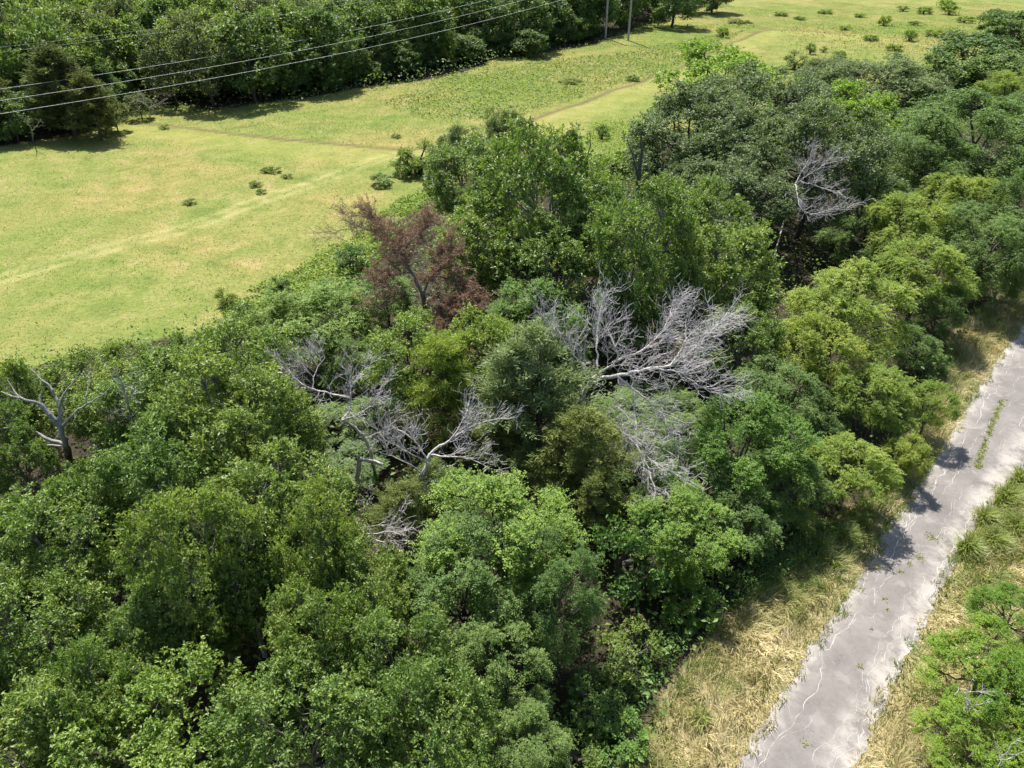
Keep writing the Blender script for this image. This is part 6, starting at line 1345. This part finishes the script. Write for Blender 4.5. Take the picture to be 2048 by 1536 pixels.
def build_cedar(seed, R=1.4, H=7.0, branches=150, tufts=16, fil=9, L=.13, W=.022, z0=.4, power=.8, spike=.5, open_=0.0, leaders=1):
    """conical evergreen: whorls of ascending boughs carrying thread-like sprays"""
    g = np.random.default_rng(seed)
    h = z0 + (H - z0) * g.random(branches) ** .85
    f = (H - h) / (H - z0)
    a = g.random(branches) * 6.283
    lump = (.45 + 1.0 * vnoise(a * 1.9, h * 1.6, seed)) * g.uniform(.75, 1.2, branches)
    rl = R * f ** power * lump + .12
    el = g.uniform(.15, .75, branches)
    bd = np.stack([np.cos(a) * np.cos(el), np.sin(a) * np.cos(el), np.sin(el)], 1)
    B = np.stack([np.zeros(branches), np.zeros(branches), h], 1)
    if leaders > 1:                                        # several tops of unequal height
        ld = g.integers(0, leaders, branches)
        off = np.array([[0, 0, 1.0]] + [[.34 * R * math.cos(q), .34 * R * math.sin(q), g.uniform(.84, .94)] for q in g.uniform(0, 6.28, leaders - 1)])
        up_ = np.clip((h - .35 * H) / (.4 * H), 0, 1)
        B[:, :2] += off[ld][:, :2] * up_[:, None]; B[:, 2] *= off[ld][:, 2]; h = B[:, 2]
    S = []
    s, _, _ = polyline_segs(np.array([[0, 0, -.15], [g.normal(0, .05), g.normal(0, .05), H * .5], [0, 0, H * .96]]), .15, .015, .01, g, .4); S += s
    TW = []
    t = g.uniform(.35 + open_ * .3, 1.05, (branches, tufts))
    tp = B[:, None, :] + bd[:, None, :] * (rl[:, None] * t)[..., None] + g.normal(0, .085, (branches, tufts, 3))
    for k in range(branches):
        e = B[k] + bd[k] * rl[k]
        TW.append(np.concatenate([B[k], (B[k] + e) / 2 - [0, 0, .03], [.022, .014]])); TW.append(np.concatenate([(B[k] + e) / 2 - [0, 0, .03], e, [.014, .006]]))
    td = norm(np.repeat(bd, tufts, 0) + g.normal(0, .45, (branches * tufts, 3)) + np.array([0, 0, spike]))
    P = tp.reshape(-1, 3)
    n = len(P)
    b = np.repeat(P, fil, 0) + g.normal(0, .05, (n * fil, 3)) + np.repeat(td, fil, 0) * (np.tile(np.linspace(0, 1, fil), n) * L * 1.2)[:, None]
    dd = norm(np.repeat(td, fil, 0) + g.normal(0, .5, (n * fil, 3)))
    nn = norm(g.normal(0, 1, (n * fil, 3)))
    LL = L * g.uniform(.6, 1.3, n * fil)
    tint = np.clip(.6 * np.repeat(g.random(n), fil) + .5 * g.random(n * fil) - .05, 0, 1)
    V, F, T = leaves(b, dd, nn, LL, LL * W / L, .1, tint, g, .35)
    return (V, F, T), np.array(S), np.array(TW)

PROTO = {}
def proto(key, parts, leaf, bark, kind_name='crown', sides=6):
    (V, F, T), S, B = parts
    PROTO[key] = dict(
        crown=poly_mesh('crown', V, F, M[leaf], {'tint': T}),
        trunk=segs_to_mesh('trunk', S, M[bark], sides),
        branch=segs_to_mesh('branch', B, M[bark], 3))
for i in range(4):
    proto('oak%d' % i, build_crown(100 + i, lobes=17, clus=22, twigs=9, nleaf=9, L=.15, W=.068, zmin=-.75, zc=4.6, rz=2.9, clus_r=.46), 'oak', 'bark_grey')
proto('paleoak0', build_crown(120, lobes=14, clus=20, twigs=11, nleaf=8, L=.125, W=.065, zmin=-.6, zc=4.8), 'oak_light', 'bark')
for i in range(2):
    proto('elm%d' % i, build_crown(130 + i, lobes=17, clus=20, twigs=12, nleaf=9, L=.095, W=.052, mode='row', droop=.35, zmin=-.8, zc=4.4, rz=3.1), 'elm', 'bark')
proto('fresh0', build_crown(140, lobes=17, clus=22, twigs=12, nleaf=8, L=.10, W=.062, mode='row', droop=.05, flat=.8, zmin=-.75, zc=4.5, rz=3.0), 'elm_bright', 'bark')
for i in range(2):
    proto('locust%d' % i, build_crown(150 + i, lobes=17, lobe_r=.33, clus=20, twigs=11, nleaf=12, L=.10, W=.048, mode='pinnate', droop=.15, flat=.55, spread=.70, zmin=-.7, zc=4.6, rz=2.9), 'locust', 'bark')
for i in range(2):
    proto('live%d' % i, build_crown(160 + i, lobes=18, clus=22, twigs=13, nleaf=8, L=.115, W=.058, up=.9, lobe_r=.40, clus_r=.38, zmin=-.7, zc=4.6, rz=2.9), 'live', 'bark')
proto('lime0', build_crown(170, lobes=11, clus=14, twigs=9, nleaf=7, L=.18, W=.10, flat=.7, zmin=-.4), 'lime', 'bark')
proto('mesquite0', build_crown(180, lobes=13, lobe_r=.34, clus=17, twigs=9, nleaf=14, L=.11, W=.05, mode='pinnate', droop=.1, flat=.55, spread=.72, zmin=-.6, zc=4.5), 'mesquite', 'bark')
proto('cedar0', build_cedar(190, 1.9, 7.0, 120, 18, 9, L=.16, W=.03, power=.75, leaders=3), 'cedar', 'bark')
proto('bluecedar0', build_cedar(191, 2.0, 7.0, 165, 19, 9, spike=1.0, L=.17, W=.034, power=.9, leaders=4), 'cedar_blue', 'bark')
proto('palecedar0', build_cedar(192, 1.8, 7.0, 110, 19, 10, L=.18, W=.026, power=.42, spike=.1), 'cedar_pale', 'bark')
proto('deadcedar0', build_cedar(193, 2.2, 7.0, 100, 14, 8, L=.15, W=.026, power=.5, spike=.1, open_=.8), 'cedar_dead', 'dead_twig')
for i in range(2):
    proto('far%d' % i, build_crown(200 + i, lobes=18, clus=18, twigs=8, nleaf=3, L=.26, W=.17, zmin=-.9, zc=3.9, rz=3.8, Hbase=.4), 'far', 'bark')
proto('farbright0', build_crown(210, lobes=17, clus=18, twigs=8, nleaf=3, L=.26, W=.17, zmin=-.9, zc=3.9, rz=3.8, Hbase=.4), 'far_bright', 'bark')
proto('fargrey0', build_crown(211, lobes=18, clus=18, twigs=8, nleaf=3, L=.22, W=.13, zmin=-.9, zc=3.9, rz=3.8, Hbase=.4), 'far_grey', 'bark')
proto('farcedar0', build_cedar(212, 2.1, 8.0, 170, 14, 6, L=.28, W=.09, power=.5), 'cedar_olive', 'bark')
proto('shrub0', build_crown(220, R=1.0, zc=.75, rz=.75, lobes=8, clus=9, clus_r=.22, twigs=8, nleaf=6, L=.085, W=.045, Hbase=.2, zmin=-.8), 'shrub', 'bark')
proto('shrub1', build_crown(221, R=1.0, zc=.75, rz=.75, lobes=9, clus=9, clus_r=.22, twigs=8, nleaf=6, L=.09, W=.05, Hbase=.2, mode='row', zmin=-.8), 'elm_bright', 'bark')
proto('shrub2', build_crown(222, R=1.0, zc=.75, rz=.75, lobes=8, clus=9, clus_r=.22, twigs=8, nleaf=6, L=.085, W=.04, Hbase=.2, zmin=-.8), 'weed', 'bark')
proto('tuft0', build_crown(224, R=1.0, zc=.4, rz=.45, lobes=9, clus=8, clus_r=.22, twigs=8, nleaf=6, L=.12, W=.04, Hbase=.05, zmin=-.1), 'weed', 'bark')
proto('limeshrub0', build_crown(223, R=1.0, zc=.75, rz=.75, lobes=8, clus=8, clus_r=.25, twigs=7, nleaf=6, L=.13, W=.07, Hbase=.2, zmin=-.8), 'vine', 'bark')

KINDS = {   # proto key: (nominal height, nominal radius, variants, object name, category)
    'oak': (7.7, 3.0, 4, 'oak_tree', 'tree'), 'paleoak': (7.7, 3.0, 1, 'oak_tree', 'tree'),
    'elm': (7.7, 3.0, 2, 'elm_tree', 'tree'), 'fresh': (7.7, 3.0, 1, 'elm_tree', 'tree'),
    'locust': (7.7, 3.0, 2, 'locust_tree', 'tree'), 'live': (7.7, 3.0, 2, 'live_oak_tree', 'tree'),
    'lime': (7.7, 3.0, 1, 'broadleaf_tree', 'tree'), 'mesquite': (7.7, 3.0, 1, 'mesquite_tree', 'tree'),
    'cedar': (7.0, 1.5, 1, 'cedar_tree', 'tree'), 'bluecedar': (7.0, 1.5, 1, 'cedar_tree', 'tree'),
    'palecedar': (7.0, 1.7, 1, 'cedar_tree', 'tree'), 'deadcedar': (7.0, 2.0, 1, 'dead_cedar_tree', 'tree'),
    'far': (7.7, 3.0, 2, 'woodland_tree', 'tree'), 'farbright': (7.7, 3.0, 1, 'woodland_tree', 'tree'),
    'fargrey': (7.7, 3.0, 1, 'woodland_tree', 'tree'), 'farcedar': (8.0, 2.0, 1, 'cedar_tree', 'tree'),
    'tuft': (1.0, 1.0, 1, 'weed_tuft', 'weed'),
    'shrub': (1.5, 1.0, 3, 'shrub', 'shrub'), 'limeshrub': (1.5, 1.0, 1, 'shrub', 'shrub'),
}
trng = np.random.default_rng(77)
count = {}
def plant(kind, x, y, H, Rr, label, group=None, parts=('trunk', 'branch', 'crown'), var=None):
    h0, r0, nv, name, cat = KINDS[kind]
    i = count.get(kind, 0); count[kind] = i + 1
    pk = PROTO[kind + str((i if var is None else var) % nv)]
    e = empty(name, (x, y, float(ground_z(x, y))), trng.random() * 6.283, (Rr / r0 * trng.uniform(.96, 1.04), Rr / r0 * trng.uniform(.96, 1.04), H / h0))
    tag(e, label, cat, group)
    for pn in parts:
        o = link(pn, pk[pn], e)
        if pn != 'trunk': o['kind'] = 'stuff'
    return e

for row in TREES: plant(*row)

# ------------------------------------------------------------------ dead trees: traced limbs with twigs grown on them
def grow_twigs(g, pts, rr, base, out, ln, up=.45, dens=.32, lvl=0, spread=.75):
    pts = np.asarray(pts)
    seg = np.linalg.norm(np.diff(pts, axis=0), axis=1)
    for i in range(1, len(pts)):
        frac = i / (len(pts) - 1)
        if lvl == 0 and frac < .18: continue
        k = seg[i - 1] / dens
        for _ in range(int(k) + (g.random() < k % 1)):
            d = norm(pts[i] - pts[i - 1])
            away = pts[i] - base; away = away / (np.linalg.norm(away) + 1e-6)
            q = norm(d * .55 + g.normal(0, spread, 3) * .9 + away * .4 + np.array([0, 0, up]))
            L = ln * g.uniform(.5, 1.25) * (1.1 - .35 * frac)
            n = max(3, int(L / .16))
            P = [pts[i]]; cur = q
            for _s in range(n):
                cur = norm(cur + g.normal(0, .13, 3) + np.array([0, 0, .05]))
                P.append(P[-1] + cur * L / n)
            P = np.array(P)
            r0 = max(.0085, min(rr[i] * .6, .019 * L / 1.6 if lvl == 0 else .010)); r1 = .0062
            R = np.linspace(r0, r1, len(P))
            for j in range(len(P) - 1): out.append(np.concatenate([P[j], P[j + 1], [R[j], R[j + 1]]]))
            if lvl < 2: grow_twigs(g, P, R, base, out, ln * (.5 if lvl == 0 else .55), up * .8, dens * (1.15 if lvl == 0 else 1.1), lvl + 1, spread)

def dead_tree(seed, base, limbs, label, mat='dead_pale', twig='dead_twig', ln=1.3, up=.3, dens=.2, name='dead_tree', cat='dead tree', max_lvl=0, group=None):
    g = np.random.default_rng(seed)
    base = np.array(base, dtype=float)
    e = tag(empty(name, base), label, cat, group)
    for k, lm in enumerate(limbs):
        nm, pts, r0, r1, tw = lm[:5]; fol = lm[5] if len(lm) > 5 else 0
        pts = np.array(pts, dtype=float) - base
        s, P, rr = polyline_segs(pts, r0, r1, .025, g, .28)
        o = link(nm, segs_to_mesh(nm, s, M[mat], 7), e)
        if tw:
            out_ = []
            grow_twigs(g, P, rr, np.zeros(3) + [0, 0, pts[0][2]], out_, ln * tw * 1.35, up, dens, max_lvl)
            if out_:
                t = link('twig', segs_to_mesh('twig', out_, M[twig], 3), o)
                t['kind'] = 'stuff'
                if fol:
                    SS = np.array(out_); SS = SS[g.random(len(SS)) < .8]
                    n = int(fol)
                    q = g.random((len(SS), n, 1))
                    b = (SS[:, None, :3] * (1 - q) + SS[:, None, 3:6] * q).reshape(-1, 3) + g.normal(0, .03, (len(SS) * n, 3))
                    dd = norm(np.repeat(norm(SS[:, 3:6] - SS[:, :3]), n, 0) * .7 + g.normal(0, .7, b.shape))
                    LL = .15 * g.uniform(.6, 1.4, len(b))
                    V, F, T = leaves(b, dd, norm(g.normal(0, 1, b.shape)), LL, LL * .22, .1, None, g)
                    f = link('withered_foliage', poly_mesh('withered_foliage', V, F, M['cedar_dead'], {'tint': T}), o)
                    f['kind'] = 'stuff'
    return e
for d in DEAD: dead_tree(**d)

# ------------------------------------------------------------------ power line
def pole(x, y, h, label):
    z = float(ground_z(x, y))
    e = tag(empty('utility_pole', (x, y, z)), label, 'utility pole', 'pair of wooden poles of the power line')
    s, _, _ = polyline_segs([[0, 0, -.3], [0, 0, h]], .235, .17, 0, None, 1.0)
    link('shaft', segs_to_mesh('shaft', s, M['pole'], 12), e)
    s = [np.array([.0, 0, h + .0, 0, 0, h + .12, .17, .06])]
    link('cap', segs_to_mesh('cap', s, M['wire'], 10), e)
    return e
pole(*POLES[0], 15.0, 'left one of the pair of tall grey poles by the far wood')
pole(*POLES[1], 15.0, 'right one of the pair of tall grey poles by the far wood')
# crossarm carrying the conductors
p0, p1 = np.array(POLES[0]), np.array(POLES[1])
ad = norm(p1 - p0)
arm = tag(empty('crossarm', (*((p0 + p1) / 2), 13.4)), 'horizontal timber crossarm bolted between the two tall poles', 'crossarm')
s = [np.concatenate([-(np.append(ad, 0)) * 5.2 + [ad[1] * .3, -ad[0] * .3, 0], np.append(ad, 0) * 5.2 + [ad[1] * .3, -ad[0] * .3, 0], [.14, .14]])]
link('beam', segs_to_mesh('beam', s, M['pole'], 4, False), arm)
for w in WIRES:
    pts = np.array(w['pts'])
    s, _, _ = polyline_segs(pts, w['r'], w['r'])
    o = link('power_line', segs_to_mesh('power_line', s, M['wire'], 5))
    tag(o, w['label'], 'power line', 'overhead wires of the power line')
    if w['ins']:
        a = np.append(np.array(w['ins'][:2]) - (p0 + p1) / 2, 0)
        S = [np.concatenate([a + [0, 0, -.1 - k * .12], a + [0, 0, -.17 - k * .12], [.11, .04]]) for k in range(6)]
        link('insulator', segs_to_mesh('insulator', S, M['insulator'], 8), arm)

# ------------------------------------------------------------------ grass and ground plants
def blades(x, y, z, h, w, az, lean, tint, bend=.5, segs=2):
    n = len(x)
    d = np.stack([np.cos(az), np.sin(az), np.zeros(n)], 1)
    s = np.stack([-np.sin(az + .6), np.cos(az + .6), np.zeros(n)], 1)
    b = np.stack([x, y, z], 1)
    if segs == 1:
        tip = b + d * (lean * h)[:, None] + UP * (h * np.sqrt(np.maximum(.05, 1 - lean ** 2)))[:, None]
        V = np.stack([b - s * w[:, None] * .5, b + s * w[:, None] * .5, tip], 1).reshape(-1, 3)
        return V, np.arange(3 * n).reshape(-1, 3), tint
    up1 = np.sqrt(np.maximum(.05, 1 - lean ** 2))
    m_ = b + d * (lean * h * .45)[:, None] + UP * (h * .5 * up1)[:, None]
    l2 = np.minimum(.97, lean + bend)
    tip = m_ + d * (l2 * h * .5)[:, None] + UP * (h * .5 * np.sqrt(np.maximum(.0, 1 - l2 ** 2)))[:, None]
    V = np.stack([b - s * w[:, None] * .5, b + s * w[:, None] * .5, m_ + s * w[:, None] * .42, m_ - s * w[:, None] * .42, tip], 1).reshape(-1, 3)
    k = (np.arange(n) * 5)[:, None]
    F = np.concatenate([k + [[0, 1, 2]], k + [[0, 2, 3]], k + [[3, 2, 4]]], 1).reshape(-1, 3)
    return V, F, np.repeat(tint, 3)

def scatter(g, poly, n):
    poly = np.array(poly); lo, hi = poly.min(0), poly.max(0)
    x = g.uniform(lo[0], hi[0], n); y = g.uniform(lo[1], hi[1], n)
    k = inside(x, y, poly)
    return x[k], y[k]
def road_clear(x, y):
    return inside(x, y, np.concatenate([RLj, RRj[::-1]]))

g = np.random.default_rng(31)
# verge: long dry grass, lodged in swirls
x, y = scatter(g, VERGE_POLY, int(VERGE_DENS))
edge_in = road_clear(x, y) & (np.minimum(np.abs(dist_poly(x, y, RL)), np.abs(dist_poly(x, y, RR))) > .55 * vnoise(x * 2.3, y * 2.3, 44) ** 1.5)
x, y = x[~edge_in], y[~edge_in]
k = (fbm(x * .9, y * .9, 41) > .18)
x, y = x[k], y[k]
sw = fbm(x * .6, y * .6, 21) * 14 + fbm(x * 2.2, y * 2.2, 22) * 5
dr = (fbm(x * .32, y * .32, 23) - .5) * 1.5 + (fbm(x * 1.5, y * 1.5, 24) - .5) * 1.1 + .64
dr += .25 * (dist_poly(x, y, RL) * 0)
# greener next to the wood and in a band close to the asphalt
dl = np.minimum(np.abs(dist_poly(x, y, RL)), np.abs(dist_poly(x, y, RR)))
dr = np.where(dl < 1.0, dr - .22 * (1 - dl), dr)
dw = -dist_poly(x, y, WOOD_EDGE)
dr = dr - .5 * np.clip(1 - np.abs(dw) / 1.8, 0, 1)
tint = np.clip(dr + g.normal(0, .2, len(x)), 0, 1)
h = g.uniform(.35, .95, len(x)) * np.where(dl < .6, .5, 1.0)
lean = np.clip(.35 + .45 * fbm(x * .8, y * .8, 29) + g.normal(0, .2, len(x)), 0, .93)
upr = g.random(len(x)) < .28                                # upright seed stems and green shoots between the lodged straw
lean = np.where(upr, g.uniform(.02, .3, len(x)), lean); h = np.where(upr, h * .8, h)
tint = np.where(upr & (g.random(len(x)) < .5), tint * .45, tint)
V, F, T = blades(x, y, ground_z(x, y) - .01, h, g.uniform(.014, .038, len(x)), sw + g.normal(0, .6, len(x)), lean, tint, .45)
tag(link('dry_grass', poly_mesh('dry_grass', V, F, M['grass_dry'], {'tint': T})), 'long straw coloured grass lying in swirls along the road verge', 'grass', kind='stuff')

# meadow grass
x, y = scatter(g, FIELD_POLY, 800000)
dt = dist_poly(x, y, TRAIL) + (fbm(x * .35, y * .35, 8) - .5) * .8; dk = np.abs(dist_poly(x, y, TRACK))
far_side = dt > 0
mown = (dt <= 0) & (dt > -5.5)
keep = ~inside(x, y, WOOD_POLY) & ~inside(x, y, FAR_WOOD_POLY) & (np.abs(dt) > .5) & (np.abs(dk - .8) > .12)
keep &= ~(mown & (g.random(len(x)) < .72))
keep &= g.random(len(x)) < np.where(far_side, .9, .55 + .35 * fbm(x * .12, y * .12, 51))
x, y, far_side, mown, dt = x[keep], y[keep], far_side[keep], mown[keep], dt[keep]
pat = fbm(x * .13, y * .13, 61); pat2 = fbm(x * .7, y * .7, 62)
h = np.where(far_side, .26, np.where(mown, .08, .18)) * g.uniform(.6, 1.4, len(x)) * (.4 + 1.1 * pat2)
pat3 = fbm(x * .045, y * .045, 63)
tint = np.clip(.42 + 1.5 * (pat - .5) + .7 * (pat2 - .5) + .9 * (pat3 - .5) + g.normal(0, .15, len(x)), 0, 1)
V, F, T = blades(x, y, ground_z(x, y) - .01, h, g.uniform(.03, .07, len(x)), g.random(len(x)) * 6.28, g.uniform(.5, .97, len(x)), tint, segs=1)
tag(link('meadow_grass', poly_mesh('meadow_grass', V, F, M['grass_field'], {'tint': T})), 'yellowish green grass of the open meadow', 'grass', kind='stuff')

# leafy weeds: patches in the meadow and along the wood's edges, and the dark undergrowth on the wood floor
def leaf_patch(name, spots, mat, label, L=.14, W=.08, seed=1, cat='undergrowth'):
    g = np.random.default_rng(seed)
    B = []; N = []; D = []; T = []
    for (poly, n, hmax, seed2, thr) in spots:
        x, y = scatter(g, poly, n)
        x, y = x[y < 190], y[y < 190]
        f = fbm(x * .45, y * .45, seed2) * .6 + fbm(x * 1.6, y * 1.6, seed2 + 3) * .4
        k = (f > thr) & ~road_clear(x, y)
        x, y, f = x[k], y[k], f[k]
        z = ground_z(x, y) + hmax * np.clip((f - thr) / (.75 - thr), .05, 1) * g.uniform(.15, 1, len(x)) ** .6
        B.append(np.stack([x, y, z], 1)); D.append(norm(g.normal(0, 1, (len(x), 3)) * [1, 1, .4]))
        N.append(norm(UP * .8 + g.normal(0, .5, (len(x), 3)))); T.append(np.clip(f * .9 + g.normal(0, .2, len(x)), 0, 1))
    b, d, n_, t = map(np.concatenate, (B, D, N, T))
    LL = L * g.uniform(.6, 1.3, len(b))
    V, F, T = leaves(b, d, n_, LL, LL * W / L, .2, t, g)
    return tag(link(name, poly_mesh(name, V, F, M[mat], {'tint': T})), label, cat, kind='stuff')
leaf_patch('undergrowth', UNDER, 'shrub', 'dark green undergrowth on the floor of the wood', .24, .15, 3)
leaf_patch('verge_weeds', VERGE_WEEDS, 'shrub', 'leafy weeds where the wood meets the dry verge', .12, .07, 12)
leaf_patch('roadside_weeds', RIGHT_WEEDS, 'weed', 'patchy green weeds in the dry grass right of the road', .12, .05, 15, 'weeds')
leaf_patch('far_undergrowth', FAR_UNDER, 'far', 'dark leafy undergrowth along the foot of the far wood', .5, .32, 6)
leaf_patch('weeds', WEEDS, 'weed', 'leafy green weeds spreading through the meadow by the far poles', .32, .2, 4, 'weeds')
leaf_patch('meadow_weeds', MEADOW_WEEDS, 'weed', 'small weed tufts dotted over the meadow', .2, .1, 14, 'weeds')
leaf_patch('vines', VINES, 'vine', 'bright lime green vines and weeds along the meadow edge of the wood', .22, .14, 5, 'vines')

# tall green roadside grass
def tall_grass(spots, seed, label, on_road=False):
    g = np.random.default_rng(seed)
    A = []
    for (cx, cy_, rad, n) in spots:
        r = np.abs(g.normal(0, .62, n)) * rad; a = g.random(n) * 6.283
        A.append(np.stack([cx + r * np.cos(a), cy_ + r * np.sin(a), (.45 + .6 * np.clip(1 - r / rad, 0, 1)) if rad > .35 else np.full(n, .17)], 1))
    A = np.concatenate(A)
    if not on_road: A = A[~road_clear(A[:, 0], A[:, 1])]
    n = len(A)
    V, F, T = blades(A[:, 0], A[:, 1], ground_z(A[:, 0], A[:, 1]), A[:, 2] * g.uniform(.7, 1.25, n), g.uniform(.03, .06, n), g.random(n) * 6.283, g.uniform(.15, .75, n), np.clip(g.normal(.5, .25, n), 0, 1), .5)
    return tag(link('tall_grass', poly_mesh('tall_grass', V, F, M['grass_tall'], {'tint': T})), label, 'grass', kind='stuff')
tall_grass(TALL, 8, 'tall bright green grass clumps at the road verges')
tall_grass(ROAD_WEEDS, 9, 'low weeds growing from the cracks of the road', True)
